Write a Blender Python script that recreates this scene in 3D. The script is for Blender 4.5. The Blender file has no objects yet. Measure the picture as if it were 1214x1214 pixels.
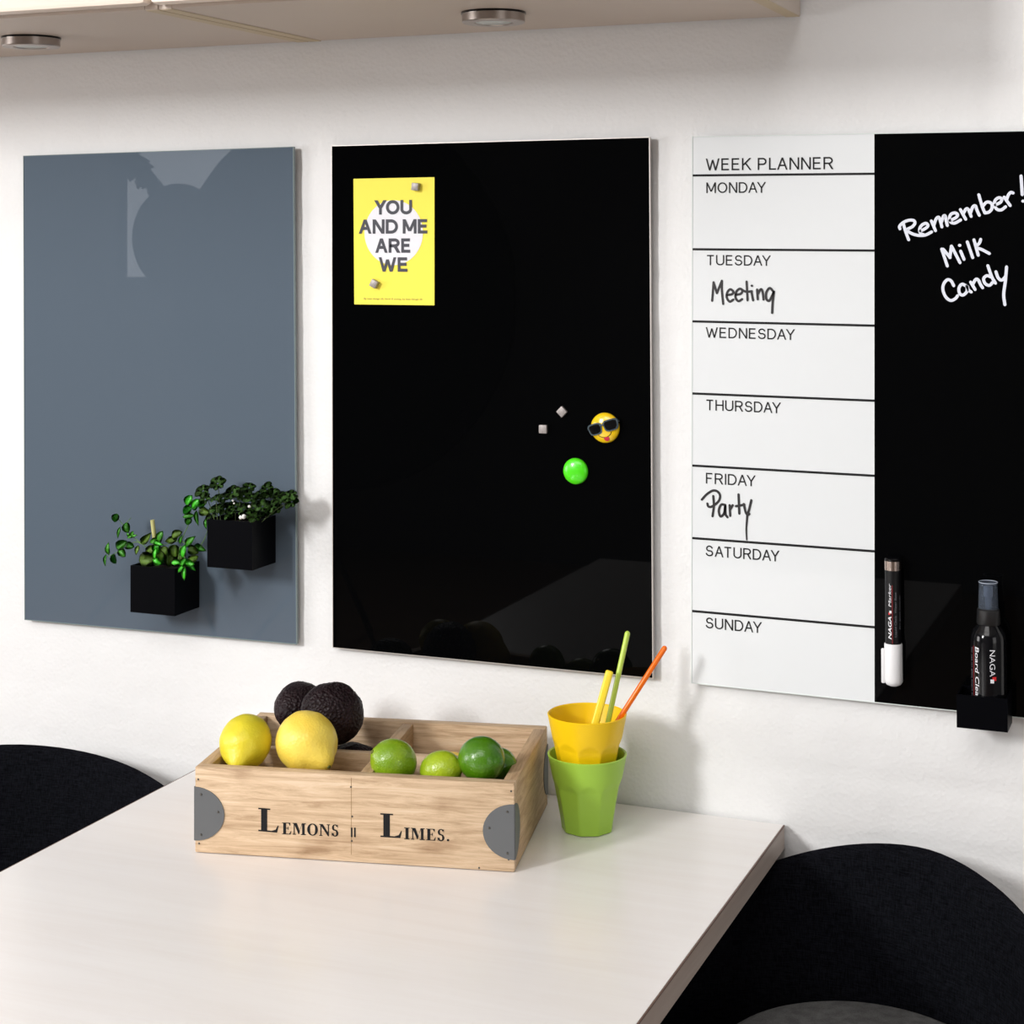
import bpy, bmesh, math, random
from mathutils import Vector, Matrix, Quaternion
random.seed(7)
S = bpy.context.scene
COL = S.collection
PI = math.pi

# ------------------------------------------------------------------ camera
FPX, YAW, PITCH, ROLL, PCY, CAMD, CAMZ = 2051.78, .38833, .02126, -.00313, 236.68, 1.8518, 1.374
Fw = Vector((-math.sin(YAW)*math.cos(PITCH), math.cos(YAW)*math.cos(PITCH), math.sin(PITCH)))
Rt = Vector((math.cos(YAW), math.sin(YAW), 0)); Up = Rt.cross(Fw)
R2 = Rt*math.cos(ROLL)+Up*math.sin(ROLL); U2 = -Rt*math.sin(ROLL)+Up*math.cos(ROLL)
CAM = Vector((0, -CAMD, CAMZ))
cd = bpy.data.cameras.new('camera'); cam = bpy.data.objects.new('camera', cd); COL.objects.link(cam)
cd.sensor_width = 36; cd.lens = FPX/1214*36
cd.shift_y = -(607-PCY)/1214
m = Matrix((R2, U2, -Fw)).transposed().to_4x4(); m.translation = CAM
cam.matrix_world = m
cd.clip_start = .05
S.camera = cam

# ------------------------------------------------------------------ world, lights, exposure
w = bpy.data.worlds.new('world'); S.world = w; w.use_nodes = True
w.node_tree.nodes['Background'].inputs[0].default_value = (.75, .85, 1, 1)
w.node_tree.nodes['Background'].inputs[1].default_value = .05
vs = S.view_settings
vs.view_transform = 'Standard'; vs.look = 'None'; vs.gamma = 1; vs.use_curve_mapping = False
vs.exposure = -0.13

def area(name, loc, target, size, power, color=(1, 1, 1), sy=None):
    l = bpy.data.lights.new(name, 'AREA'); l.energy = power; l.color = color; l.size = size
    if sy: l.shape = 'RECTANGLE'; l.size_y = sy
    o = bpy.data.objects.new(name, l); COL.objects.link(o)
    o.location = loc
    o.rotation_euler = (Vector(target)-Vector(loc)).to_track_quat('-Z', 'Y').to_euler()
    return o
area('key_light', (-2.95, -4.25, 2.72), (-.75, 0, 1.1), .58, 172, (1, .99, .98), .95)
area('ceiling_fill', (-.6, -2.5, 2.9), (-.6, -1.4, 0), 1.7, 34, (1, .98, .965), 1.2)  # added soft fill in place of ceiling bounce, not a real fitting
area('left_fill', (-4.7, -2.3, 1.35), (-.7, -.0, 1.25), 1.5, 70, (1, .98, .97), 1.5)  # broad fill added out of view, lifts the wall under the cabinets
area('side_fill', (2.3, -2.4, 1.35), (-.9, -.0, 1.2), 1.5, 17, (1, .985, .97), 1.6)  # weak unseen fill added on the right to even out the wall

# ------------------------------------------------------------------ materials
def mat(name, col, rough=.5, metal=0, spec=.5, coat=0, coat_rough=.03, trans=0, ior=1.5, emit=None, es=1, bump=None, var=None, sheen=0, alpha=None):
    m = bpy.data.materials.new(name); m.use_nodes = True
    nt = m.node_tree; b = nt.nodes['Principled BSDF']
    b.inputs['Base Color'].default_value = (*col, 1)
    b.inputs['Roughness'].default_value = rough
    b.inputs['Metallic'].default_value = metal
    b.inputs['Specular IOR Level'].default_value = spec
    b.inputs['Coat Weight'].default_value = coat
    b.inputs['Coat Roughness'].default_value = coat_rough
    b.inputs['Transmission Weight'].default_value = trans
    b.inputs['IOR'].default_value = ior
    b.inputs['Sheen Weight'].default_value = sheen
    if emit:
        b.inputs['Emission Color'].default_value = (*emit, 1); b.inputs['Emission Strength'].default_value = es
    tc = nt.nodes.new('ShaderNodeTexCoord')
    if var:   # (scale, col2, (sx,sy,sz), detail)
        mp = nt.nodes.new('ShaderNodeMapping'); mp.inputs['Scale'].default_value = var[2]
        nz = nt.nodes.new('ShaderNodeTexNoise'); nz.inputs['Scale'].default_value = var[0]; nz.inputs['Detail'].default_value = var[3]
        cr = nt.nodes.new('ShaderNodeValToRGB'); cr.color_ramp.elements[0].position = .35; cr.color_ramp.elements[1].position = .65
        cr.color_ramp.elements[0].color = (*col, 1); cr.color_ramp.elements[1].color = (*var[1], 1)
        nt.links.new(tc.outputs['Object'], mp.inputs[0]); nt.links.new(mp.outputs[0], nz.inputs['Vector'])
        nt.links.new(nz.outputs['Fac'], cr.inputs[0]); nt.links.new(cr.outputs[0], b.inputs['Base Color'])
    if bump:  # (scale, strength, dist)
        nz = nt.nodes.new('ShaderNodeTexNoise'); nz.inputs['Scale'].default_value = bump[0]; nz.inputs['Detail'].default_value = 4
        bp = nt.nodes.new('ShaderNodeBump'); bp.inputs['Strength'].default_value = bump[1]; bp.inputs['Distance'].default_value = bump[2]
        nt.links.new(tc.outputs['Object'], nz.inputs['Vector']); nt.links.new(nz.outputs['Fac'], bp.inputs['Height'])
        nt.links.new(bp.outputs[0], b.inputs['Normal'])
    return m

def wall_material():
    m = mat('whitewashed_brick', (.80, .80, .80), .7, spec=.25)
    nt = m.node_tree; b = nt.nodes['Principled BSDF']; L = nt.links.new; N = nt.nodes.new
    tc = N('ShaderNodeTexCoord')
    n1 = N('ShaderNodeTexNoise'); n1.inputs['Scale'].default_value = 60; n1.inputs['Detail'].default_value = 7; n1.inputs['Roughness'].default_value = .65
    n2 = N('ShaderNodeTexNoise'); n2.inputs['Scale'].default_value = 7; n2.inputs['Detail'].default_value = 3
    n3 = N('ShaderNodeTexVoronoi'); n3.inputs['Scale'].default_value = 210
    for n in (n1, n2, n3): L(tc.outputs['Object'], n.inputs['Vector'])
    b3 = N('ShaderNodeBump'); b3.inputs['Strength'].default_value = .3; b3.inputs['Distance'].default_value = .0010
    b1 = N('ShaderNodeBump'); b1.inputs['Strength'].default_value = .55; b1.inputs['Distance'].default_value = .0014
    b2 = N('ShaderNodeBump'); b2.inputs['Strength'].default_value = .22; b2.inputs['Distance'].default_value = .008
    L(n3.outputs['Distance'], b3.inputs['Height']); L(n1.outputs['Fac'], b1.inputs['Height']); L(n2.outputs['Fac'], b2.inputs['Height'])
    L(b3.outputs[0], b1.inputs['Normal']); L(b1.outputs[0], b2.inputs['Normal']); L(b2.outputs[0], b.inputs['Normal'])
    return m

def wood_material(name, c1, c2, c3, rough=.45, axis=0, s=1., coat=0, spec=.4, stain=.0):
    m = mat(name, c1, rough, spec=spec, coat=coat, coat_rough=.12)
    nt = m.node_tree; b = nt.nodes['Principled BSDF']; L = nt.links.new; N = nt.nodes.new
    tc = N('ShaderNodeTexCoord'); mp = N('ShaderNodeMapping')
    sc = [30*s, 30*s, 30*s]; sc[axis] = 2.2*s; mp.inputs['Scale'].default_value = sc
    nz = N('ShaderNodeTexNoise'); nz.inputs['Scale'].default_value = 1.6; nz.inputs['Detail'].default_value = 9; nz.inputs['Roughness'].default_value = .72; nz.inputs['Distortion'].default_value = .7
    cr = N('ShaderNodeValToRGB'); e = cr.color_ramp.elements
    e[0].position = .32; e[0].color = (*c2, 1); e[1].position = .55; e[1].color = (*c1, 1); k = e.new(.75); k.color = (*c3, 1)
    L(tc.outputs['Object'], mp.inputs[0]); L(mp.outputs[0], nz.inputs['Vector']); L(nz.outputs['Fac'], cr.inputs[0])
    out = cr.outputs[0]
    if stain:
        n2 = N('ShaderNodeTexNoise'); n2.inputs['Scale'].default_value = 17; n2.inputs['Detail'].default_value = 5
        mp2 = N('ShaderNodeMapping'); sc2 = [1.6, 1.6, 1.6]; sc2[axis] = .75; mp2.inputs['Scale'].default_value = sc2
        L(tc.outputs['Object'], mp2.inputs[0]); L(mp2.outputs[0], n2.inputs['Vector'])
        r2 = N('ShaderNodeValToRGB'); r2.color_ramp.elements[0].position = .56; r2.color_ramp.elements[1].position = .72
        mx = N('ShaderNodeMix'); mx.data_type = 'RGBA'; mx.blend_type = 'MULTIPLY'
        L(n2.outputs['Fac'], r2.inputs[0])
        mt = N('ShaderNodeMath'); mt.operation = 'MULTIPLY'; mt.inputs[1].default_value = stain
        L(r2.outputs[0], mt.inputs[0]); L(mt.outputs[0], mx.inputs['Factor'])
        L(out, mx.inputs[6]); mx.inputs[7].default_value = (.42, .3, .2, 1); out = mx.outputs[2]
    L(out, b.inputs['Base Color'])
    bp = N('ShaderNodeBump'); bp.inputs['Strength'].default_value = .25; bp.inputs['Distance'].default_value = .0006
    L(nz.outputs['Fac'], bp.inputs['Height']); L(bp.outputs[0], b.inputs['Normal'])
    return m

def fabric_material(name, c1, c2):
    m = mat(name, c1, .95, spec=.02)
    nt = m.node_tree; b = nt.nodes['Principled BSDF']; L = nt.links.new; N = nt.nodes.new
    tc = N('ShaderNodeTexCoord')
    fac = None
    for ax in ((900, 900, 80), (90, 90, 1000)):
        mp = N('ShaderNodeMapping'); mp.inputs['Scale'].default_value = ax
        nz = N('ShaderNodeTexNoise'); nz.inputs['Scale'].default_value = 1; nz.inputs['Detail'].default_value = 2
        L(tc.outputs['Object'], mp.inputs[0]); L(mp.outputs[0], nz.inputs['Vector'])
        if fac is None: fac = nz.outputs['Fac']
        else:
            ad = N('ShaderNodeMath'); ad.operation = 'ADD'; L(fac, ad.inputs[0]); L(nz.outputs['Fac'], ad.inputs[1])
            ml = N('ShaderNodeMath'); ml.operation = 'MULTIPLY'; ml.inputs[1].default_value = .5; L(ad.outputs[0], ml.inputs[0]); fac = ml.outputs[0]
    cr = N('ShaderNodeValToRGB'); cr.color_ramp.elements[0].position = .38; cr.color_ramp.elements[1].position = .62
    cr.color_ramp.elements[0].color = (*c1, 1); cr.color_ramp.elements[1].color = (*c2, 1)
    L(fac, cr.inputs[0]); L(cr.outputs[0], b.inputs['Base Color'])
    bp = N('ShaderNodeBump'); bp.inputs['Strength'].default_value = .4; bp.inputs['Distance'].default_value = .0008
    L(fac, bp.inputs['Height']); L(bp.outputs[0], b.inputs['Normal'])
    return m

def fruit_material(name, c1, c2, rough, dimple, sc=8, tip=None, bs=.5, coat=0, spec=.5):
    """c1..c2 noise blend, pores as bump"""
    m = mat(name, c1, rough, spec=spec, coat=coat, coat_rough=.15)
    nt = m.node_tree; b = nt.nodes['Principled BSDF']; L = nt.links.new; N = nt.nodes.new
    tc = N('ShaderNodeTexCoord'); oi = N('ShaderNodeObjectInfo')
    ad = N('ShaderNodeVectorMath'); ad.operation = 'ADD'; L(tc.outputs['Object'], ad.inputs[0])
    nz = N('ShaderNodeTexNoise'); nz.noise_dimensions = '4D'; nz.inputs['Scale'].default_value = 28; nz.inputs['Detail'].default_value = 3
    ml = N('ShaderNodeMath'); ml.operation = 'MULTIPLY'; ml.inputs[1].default_value = 20; L(oi.outputs['Random'], ml.inputs[0]); L(ml.outputs[0], nz.inputs['W'])
    L(ad.outputs[0], nz.inputs['Vector'])
    cr = N('ShaderNodeValToRGB'); cr.color_ramp.elements[0].position = .35; cr.color_ramp.elements[1].position = .68
    cr.color_ramp.elements[0].color = (*c1, 1); cr.color_ramp.elements[1].color = (*c2, 1)
    L(nz.outputs['Fac'], cr.inputs[0]); L(cr.outputs[0], b.inputs['Base Color'])
    v = N('ShaderNodeTexVoronoi'); v.inputs['Scale'].default_value = dimple; L(tc.outputs['Object'], v.inputs['Vector'])
    bp = N('ShaderNodeBump'); bp.inputs['Strength'].default_value = bs; bp.inputs['Distance'].default_value = .0007 if bs < .9 else .0016
    L(v.outputs['Distance'], bp.inputs['Height']); L(bp.outputs[0], b.inputs['Normal'])
    return m

M = {}
M['wall'] = wall_material()
M['room'] = mat('grey_paint', (.20, .20, .205), .8, spec=.2)
M['ceil'] = mat('ceiling_paint', (.6, .59, .58), .8, spec=.2)
M['floor'] = wood_material('floor_boards', (.2, .13, .085), (.13, .08, .05), (.25, .17, .11), .5)
M['table'] = wood_material('bleached_birch', (.85, .825, .812), (.82, .785, .765), (.87, .85, .838), .30, axis=0, s=.55, spec=.5, coat=.15)
M['edge'] = wood_material('birch_edge', (.50, .42, .37), (.44, .36, .31), (.56, .48, .43), .4, axis=1, s=1)
M['edge_line'] = mat('edge_glue_line', (.13, .07, .05), .5)
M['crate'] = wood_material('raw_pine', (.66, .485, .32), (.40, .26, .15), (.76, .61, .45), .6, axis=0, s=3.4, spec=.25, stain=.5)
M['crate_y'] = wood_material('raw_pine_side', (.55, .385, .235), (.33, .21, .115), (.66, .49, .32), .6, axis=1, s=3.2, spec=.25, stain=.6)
M['bracket'] = mat('zinc_grey', (.125, .13, .135), .5, metal=.15, bump=(300, .05, .0002))
M['nail'] = mat('nail_head', (.12, .11, .1), .45, metal=.8)
M['ink'] = mat('black_ink', (.010, .010, .011), .6, spec=.2)
M['cab'] = mat('cream_laminate', (.62, .53, .46), .5, spec=.4)
M['door'] = mat('cream_door', (.88, .76, .66), .4, spec=.5)
M['cab_edge'] = mat('ochre_edge_band', (.58, .47, .31), .5)
M['steel'] = mat('brushed_nickel', (.42, .37, .34), .32, metal=1)
M['lens'] = mat('frosted_lens', (.55, .6, .58), .25, spec=.5)
M['grey_glass'] = mat('slate_backed_glass', (.098, .127, .163), .008, spec=.5, ior=1.5)
M['glass_edge'] = mat('green_glass_edge', (.20, .255, .26), .15, spec=.5)
M['glass_edge_w'] = mat('pale_glass_edge', (.72, .78, .76), .15, spec=.5)
M['black_glass'] = mat('black_backed_glass', (.0012, .0013, .0015), .02, spec=.5, ior=1.165)
M['white_glass'] = mat('white_backed_glass', (.765, .79, .805), .04, spec=.5)
M['back_rim'] = mat('aluminium_rim', (.62, .58, .55), .4, metal=.4)
M['poster'] = mat('yellow_card', (.93, .80, .085), .55, spec=.3)
M['poster_white'] = mat('card_white', (.80, .79, .84), .6)
M['poster_ink'] = mat('charcoal_ink', (.045, .045, .06), .6)
M['small_ink'] = mat('olive_print', (.35, .30, .07), .6)
M['magnet'] = mat('silver_magnet', (.36, .325, .315), .45, metal=.25, var=(400, (.31, .28, .27), (1, 1, 1), 2))
M['green_mag'] = mat('lime_plastic', (.075, .74, .008), .3, spec=.5, coat=.2)
M['smile'] = mat('yellow_enamel', (.86, .56, .005), .2, coat=.6)
M['black_gloss'] = mat('black_gloss', (.004, .004, .005), .1, spec=.3)
M['shades'] = mat('shade_frame', (.06, .085, .1), .2, coat=.5)
M['tongue'] = mat('red_enamel', (.62, .02, .06), .3)
M['pot'] = mat('black_satin_metal', (.0016, .0018, .0028), .36, spec=.05, bump=(500, .05, .0002))
M['soil'] = mat('dark_soil', (.02, .013, .008), .9, bump=(200, 1, .003))
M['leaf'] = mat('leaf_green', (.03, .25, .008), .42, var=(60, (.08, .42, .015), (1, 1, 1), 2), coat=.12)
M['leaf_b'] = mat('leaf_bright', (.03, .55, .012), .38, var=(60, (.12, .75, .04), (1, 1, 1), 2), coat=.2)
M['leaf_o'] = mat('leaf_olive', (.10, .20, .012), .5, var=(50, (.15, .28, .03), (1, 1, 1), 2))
M['leaf_d'] = mat('leaf_dark', (.013, .045, .004), .6, spec=.3, var=(80, (.045, .12, .012), (1, 1, 1), 2))
M['stem'] = mat('stem_green', (.10, .22, .03), .5)
M['stem_d'] = mat('stem_dark', (.06, .10, .02), .5)
M['stake'] = mat('pale_bamboo', (.52, .50, .20), .5)
M['perlite'] = mat('perlite_white', (.8, .8, .78), .8)
M['lemon'] = fruit_material('lemon_peel', (.86, .60, .06), (.92, .72, .12), .42, 420, bs=.35)
M['lemon_g'] = fruit_material('lemon_peel_greenish', (.64, .56, .02), (.80, .66, .03), .42, 420, bs=.25)
M['lime'] = fruit_material('lime_peel', (.17, .31, .006), (.33, .46, .015), .33, 500, bs=.4, coat=.2)
M['lime_l'] = fruit_material('lime_peel_light', (.23, .36, .006), (.38, .50, .015), .33, 500, bs=.4, coat=.2)
M['lime_d'] = fruit_material('lime_peel_dark', (.035, .14, .001), (.08, .22, .003), .3, 500, bs=.3, coat=.25)
M['tip'] = mat('fruit_tip', (.25, .14, .04), .7)
M['tip_g'] = mat('fruit_tip_green', (.12, .13, .02), .7)
M['avocado'] = fruit_material('avocado_skin', (.009, .003, .0048), (.020, .0085, .0105), .5, 300, bs=1.0, spec=.25)
M['cup_y'] = mat('yellow_melamine', (.93, .60, .004), .38, spec=.45)
M['cup_g'] = mat('lime_melamine', (.36, .60, .06), .38, spec=.45)
M['st_y'] = mat('yellow_plastic', (.95, .72, .04), .3)
M['st_g'] = mat('apple_green_plastic', (.50, .68, .09), .3)
M['st_o'] = mat('orange_plastic', (.95, .17, .004), .25)
M['fabric'] = fabric_material('black_wool', (.0025, .0025, .0035), (.0085, .009, .012))
M['cushion'] = fabric_material('grey_wool', (.10, .10, .10), (.16, .16, .16))
M['leg'] = mat('black_powder_coat', (.01, .01, .011), .5)
M['chalk'] = mat('white_chalk_ink', (.72, .75, .84), .6)
M['marker_ink'] = mat('marker_ink', (.012, .010, .012), .5)
M['pen_black'] = mat('pen_barrel', (.004, .004, .005), .4, spec=.3)
M['pen_white'] = mat('pen_cap', (.80, .80, .81), .35)
M['champagne'] = mat('champagne_metal', (.55, .45, .40), .25, metal=1)
M['print'] = mat('white_print', (.78, .78, .82), .5)
M['print_dim'] = mat('grey_print', (.16, .16, .18), .5)
M['red'] = mat('red_print', (.62, .01, .015), .5)
M['red_dim'] = mat('dark_red_print', (.22, .008, .01), .5)
M['bottle'] = mat('black_bottle', (.004, .004, .005), .12, spec=.35)
M['collar'] = mat('black_collar', (.008, .008, .009), .45)
M['clear'] = mat('clear_cap', (.50, .58, .70), .06, trans=.93, ior=1.12)
M['clear_rim'] = mat('clear_rim', (.42, .46, .54), .2)
M['win_frame'] = mat('window_frame_paint', (.8, .8, .8), .5)
M['daylight'] = mat('daylight_pane', (.8, .85, .9), .3, emit=(.9, .93, 1), es=1.9)
M['dark_cloth'] = mat('black_umbrella_cloth', (.008, .008, .009), .8)

# ------------------------------------------------------------------ helpers
def obj(name, bm, mt, parent=None, smooth=False, auto=None):
    me = bpy.data.meshes.new(name)
    bm.normal_update(); bm.to_mesh(me); bm.free()
    o = bpy.data.objects.new(name, me); COL.objects.link(o)
    if isinstance(mt, (list, tuple)):
        for x in mt: me.materials.append(x)
    else: me.materials.append(mt)
    if smooth:
        for p in me.polygons: p.use_smooth = True
        if auto is not None:
            try: me.set_sharp_from_angle(angle=math.radians(auto))
            except Exception: pass
    if parent: o.parent = parent
    return o
def tag(o, label=None, cat=None, group=None, kind=None):
    if label: o['label'] = label
    if cat: o['category'] = cat
    if group: o['group'] = group
    if kind: o['kind'] = kind
    return o
def thing(name, label, cat, loc=(0, 0, 0), rot=(0, 0, 0), group=None):
    o = bpy.data.objects.new(name, None); COL.objects.link(o); o.location = loc; o.rotation_euler = rot
    o.empty_display_size = .03
    return tag(o, label, cat, group)
def box(bm, c, s, mtx=None, bev=0, mi=0):
    r = bmesh.ops.create_cube(bm, size=1)
    vs_ = r['verts']
    for v in vs_: v.co = Vector((v.co.x*s[0]+c[0], v.co.y*s[1]+c[1], v.co.z*s[2]+c[2]))
    if bev:
        es = list({e for v in vs_ for e in v.link_edges})
        q = bmesh.ops.bevel(bm, geom=es, offset=bev, segments=2, affect='EDGES', profile=.5)
        vs_ = list({v for f in q['faces'] for v in f.verts} | {v for v in vs_ if v.is_valid})
    if mtx:
        for v in vs_: v.co = mtx @ v.co
    if mi:
        for v in vs_:
            for f in v.link_faces: f.material_index = mi
    return vs_
def newbox(name, c, s, mt, parent=None, bev=0, smooth=False):
    bm = bmesh.new(); box(bm, c, s, bev=bev); return obj(name, bm, mt, parent, smooth)
def lathe(bm, prof, n=32, mtx=None, cap=True):
    """prof list of (r,z)"""
    rings = []
    for r, z in prof:
        if r < 1e-7: rings.append([bm.verts.new((0, 0, z))])
        else: rings.append([bm.verts.new((r*math.cos(2*PI*k/n), r*math.sin(2*PI*k/n), z)) for k in range(n)])
    for a, b in zip(rings, rings[1:]):
        for k in range(n):
            k2 = (k+1) % n
            if len(a) == 1 and len(b) == 1: break
            if len(a) == 1: bm.faces.new((a[0], b[k2], b[k]))
            elif len(b) == 1: bm.faces.new((a[k], a[k2], b[0]))
            else: bm.faces.new((a[k], a[k2], b[k2], b[k]))
    if cap:
        if len(rings[0]) > 1: bm.faces.new(rings[0][::-1])
        if len(rings[-1]) > 1: bm.faces.new(rings[-1])
    if mtx:
        for rg in rings:
            for v in rg: v.co = mtx @ v.co
    return rings
def smooth_pts(pts, n=4):
    """Catmull-Rom"""
    P = [Vector(p) for p in pts]
    if len(P) < 3: return P
    Q = [P[0]*2-P[1]]+P+[P[-1]*2-P[-2]]
    out = []
    for i in range(1, len(Q)-2):
        for k in range(n):
            t = k/n; a, b, c, d = Q[i-1], Q[i], Q[i+1], Q[i+2]
            out.append(.5*((2*b)+(c-a)*t+(2*a-5*b+4*c-d)*t*t+(3*b-a-3*c+d)*t**3))
    out.append(P[-1]); return out
def tube(bm, pts, r, n=8, cap=True, r_end=None):
    P = [Vector(p) for p in pts]; rings = []
    up = Vector((0, 0, 1))
    for i, p in enumerate(P):
        d = (P[min(i+1, len(P)-1)]-P[max(i-1, 0)]).normalized()
        ref = up if abs(d.dot(up)) < .95 else Vector((1, 0, 0))
        a = d.cross(ref).normalized(); b = d.cross(a)
        rr = r if r_end is None else r+(r_end-r)*i/(len(P)-1)
        rings.append([bm.verts.new(p+a*rr*math.cos(2*PI*k/n)+b*rr*math.sin(2*PI*k/n)) for k in range(n)])
    for a, b in zip(rings, rings[1:]):
        for k in range(n): bm.faces.new((a[k], a[(k+1) % n], b[(k+1) % n], b[k]))
    if cap: bm.faces.new(rings[0]); bm.faces.new(rings[-1][::-1])
def at(x, y, axis, v):
    D = Fw+R2*((x-607)/FPX)-U2*((y-PCY)/FPX); t = (v-CAM[axis])/D[axis]; return CAM+D*t
def on_plane(x, y, P0, N):
    D = Fw+R2*((x-607)/FPX)-U2*((y-PCY)/FPX); return CAM+D*((P0-CAM).dot(N)/D.dot(N))
def stroke(bm, pts, r, y0=0, h=.0004, thin=None):
    """flat marker stroke in the local XZ plane, raised towards -y by h; pts (u,v)"""
    P = smooth_pts([(p[0], 0, p[1]) for p in pts], 5) if len(pts) > 2 else [Vector((p[0], 0, p[1])) for p in pts]
    if len(P) == 1: P = [P[0]-Vector((r*.2, 0, 0)), P[0]+Vector((r*.2, 0, 0))]
    n = len(P); fr = []; 
    for i, p in enumerate(P):
        d = (P[min(i+1, n-1)]-P[max(i-1, 0)]); d.y = 0
        d = d.normalized() if d.length > 1e-9 else Vector((1, 0, 0))
        s = Vector((-d.z, 0, d.x)); rr = r
        if thin: rr = r*(1+(thin-1)*i/(n-1))
        fr.append((p, s, rr, d))
    L, Rr = [], []
    # round start and end caps
    p, s, rr, d = fr[0]
    loop_start = [p - d*rr*math.sin(a)+s*rr*math.cos(a) for a in (PI*.25, PI*.5, PI*.75)]
    p, s, rr, d = fr[-1]
    loop_end = [p + d*rr*math.sin(a)-s*rr*math.cos(a) for a in (PI*.25, PI*.5, PI*.75)]
    yv = Vector((0, y0-h, 0)); yb_ = Vector((0, y0, 0))
    top = [(bm.verts.new(p+s*rr+yv), bm.verts.new(p-s*rr+yv)) for p, s, rr, d in fr]
    bot = [(bm.verts.new(p+s*(rr*1.03)+yb_), bm.verts.new(p-s*(rr*1.03)+yb_)) for p, s, rr, d in fr]
    for i in range(n-1):
        bm.faces.new((top[i][0], top[i][1], top[i+1][1], top[i+1][0]))
        bm.faces.new((top[i][0], top[i+1][0], bot[i+1][0], bot[i][0]))
        bm.faces.new((top[i][1], bot[i][1], bot[i+1][1], top[i+1][1]))
    ls = [bm.verts.new(q+yv) for q in loop_start]; le = [bm.verts.new(q+yv) for q in loop_end]
    bm.faces.new([top[0][1]]+[top[0][0]]+ls)
    bm.faces.new([top[-1][0]]+[top[-1][1]]+le)

_font = None
def text_mesh(s, bold=0.0, spacing=1.0, shear=0):
    cu = bpy.data.curves.new('t', 'FONT'); cu.body = s; cu.size = 1; cu.offset = bold; cu.space_character = spacing; cu.shear = shear
    cu.resolution_u = 4; cu.extrude = 0
    o = bpy.data.objects.new('t', cu); COL.objects.link(o)
    dg = bpy.context.evaluated_depsgraph_get(); dg.update()
    me = bpy.data.meshes.new_from_object(o.evaluated_get(dg))
    bpy.data.objects.remove(o); bpy.data.curves.remove(cu)
    return me
def text_bm(bm, s, x0, x1, z0, z1, y, bold=0, spacing=1, fn=None, shear=0, cap='H', th=.0003):
    """text filling x0..x1, baseline z0, cap line z1, in XZ plane facing -y"""
    me = text_mesh(s, bold, spacing, shear)
    xs = [v.co.x for v in me.vertices]
    ref = text_mesh(cap, bold, 1); rys = [v.co.y for v in ref.vertices]
    a, b = min(xs), max(xs); h0, h1 = min(rys), max(rys)
    tmp = bmesh.new(); tmp.from_mesh(me)
    r = bmesh.ops.extrude_face_region(tmp, geom=tmp.faces[:])
    ext = {v for v in r['geom'] if isinstance(v, bmesh.types.BMVert)}
    idx = {}
    for v in tmp.verts:
        u = x0+(v.co.x-a)/(b-a)*(x1-x0); z = z0+(v.co.y-h0)/(h1-h0)*(z1-z0)
        yy = y-(th if v in ext else 0)
        co = Vector((u, yy, z))
        if fn: co = fn(u, yy, z)
        idx[v] = bm.verts.new(co)
    for f in tmp.faces:
        try: bm.faces.new([idx[v] for v in f.verts])
        except ValueError: pass
    tmp.free()

def arc(cx, cy, rx, ry, a0, a1, n=12): return [(cx+rx*math.cos(math.radians(a0+(a1-a0)*k_/n)), cy+ry*math.sin(math.radians(a0+(a1-a0)*k_/n))) for k_ in range(n+1)]
SG = {  # sans capitals: (advance width, centre line strokes) on a unit cap height
 'A': (.68, [[(0, 0), (.34, 1), (.68, 0)], [(.115, .34), (.565, .34)]]),
 'D': (.66, [[(0, 0), (0, 1), (.28, 1)]+arc(.28, .5, .36, .5, 90, -90, 14)[1:]+[(0, 0)]]),
 'E': (.54, [[(.54, 0), (0, 0), (0, 1), (.52, 1)], [(0, .52), (.48, .52)]]),
 'F': (.50, [[(0, 0), (0, 1), (.50, 1)], [(0, .5), (.44, .5)]]),
 'G': (.74, [arc(.37, .5, .37, .5, 42, 300, 20)+[(.70, .12), (.70, .47), (.40, .47)]]),
 'H': (.62, [[(0, 0), (0, 1)], [(.62, 0), (.62, 1)], [(0, .52), (.62, .52)]]),
 'I': (.0, [[(0, 0), (0, 1)]]),
 'K': (.62, [[(0, 0), (0, 1)], [(.59, 1), (.03, .38)], [(.21, .60), (.62, 0)]]),
 'L': (.48, [[(0, 1), (0, 0), (.48, 0)]]),
 'M': (.74, [[(0, 0), (0, 1), (.37, .08), (.74, 1), (.74, 0)]]),
 'N': (.62, [[(0, 0), (0, 1), (.62, 0), (.62, 1)]]),
 'O': (.76, [arc(.38, .5, .38, .5, 90, 450, 28)]),
 'P': (.56, [[(0, 0), (0, 1), (.32, 1)]+arc(.32, .73, .24, .27, 90, -90, 10)[1:]+[(0, .46)]]),
 'R': (.62, [[(0, 0), (0, 1), (.34, 1)]+arc(.34, .74, .24, .26, 90, -90, 10)[1:]+[(0, .48)], [(.34, .48), (.62, 0)]]),
 'S': (.56, [arc(.28, .745, .25, .255, 20, 250, 14)+arc(.28, .262, .28, .262, 75, -165, 14)]),
 'T': (.62, [[(0, 1), (.62, 1)], [(.31, 1), (.31, 0)]]),
 'U': (.62, [[(0, 1), (0, .32)]+arc(.31, .32, .31, .32, 180, 360, 14)[1:]+[(.62, 1)]]),
 'W': (.96, [[(0, 1), (.25, 0), (.48, .95), (.71, 0), (.96, 1)]]),
 'Y': (.66, [[(0, 1), (.33, .44), (.66, 1)], [(.33, .46), (.33, 0)]]),
}
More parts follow.
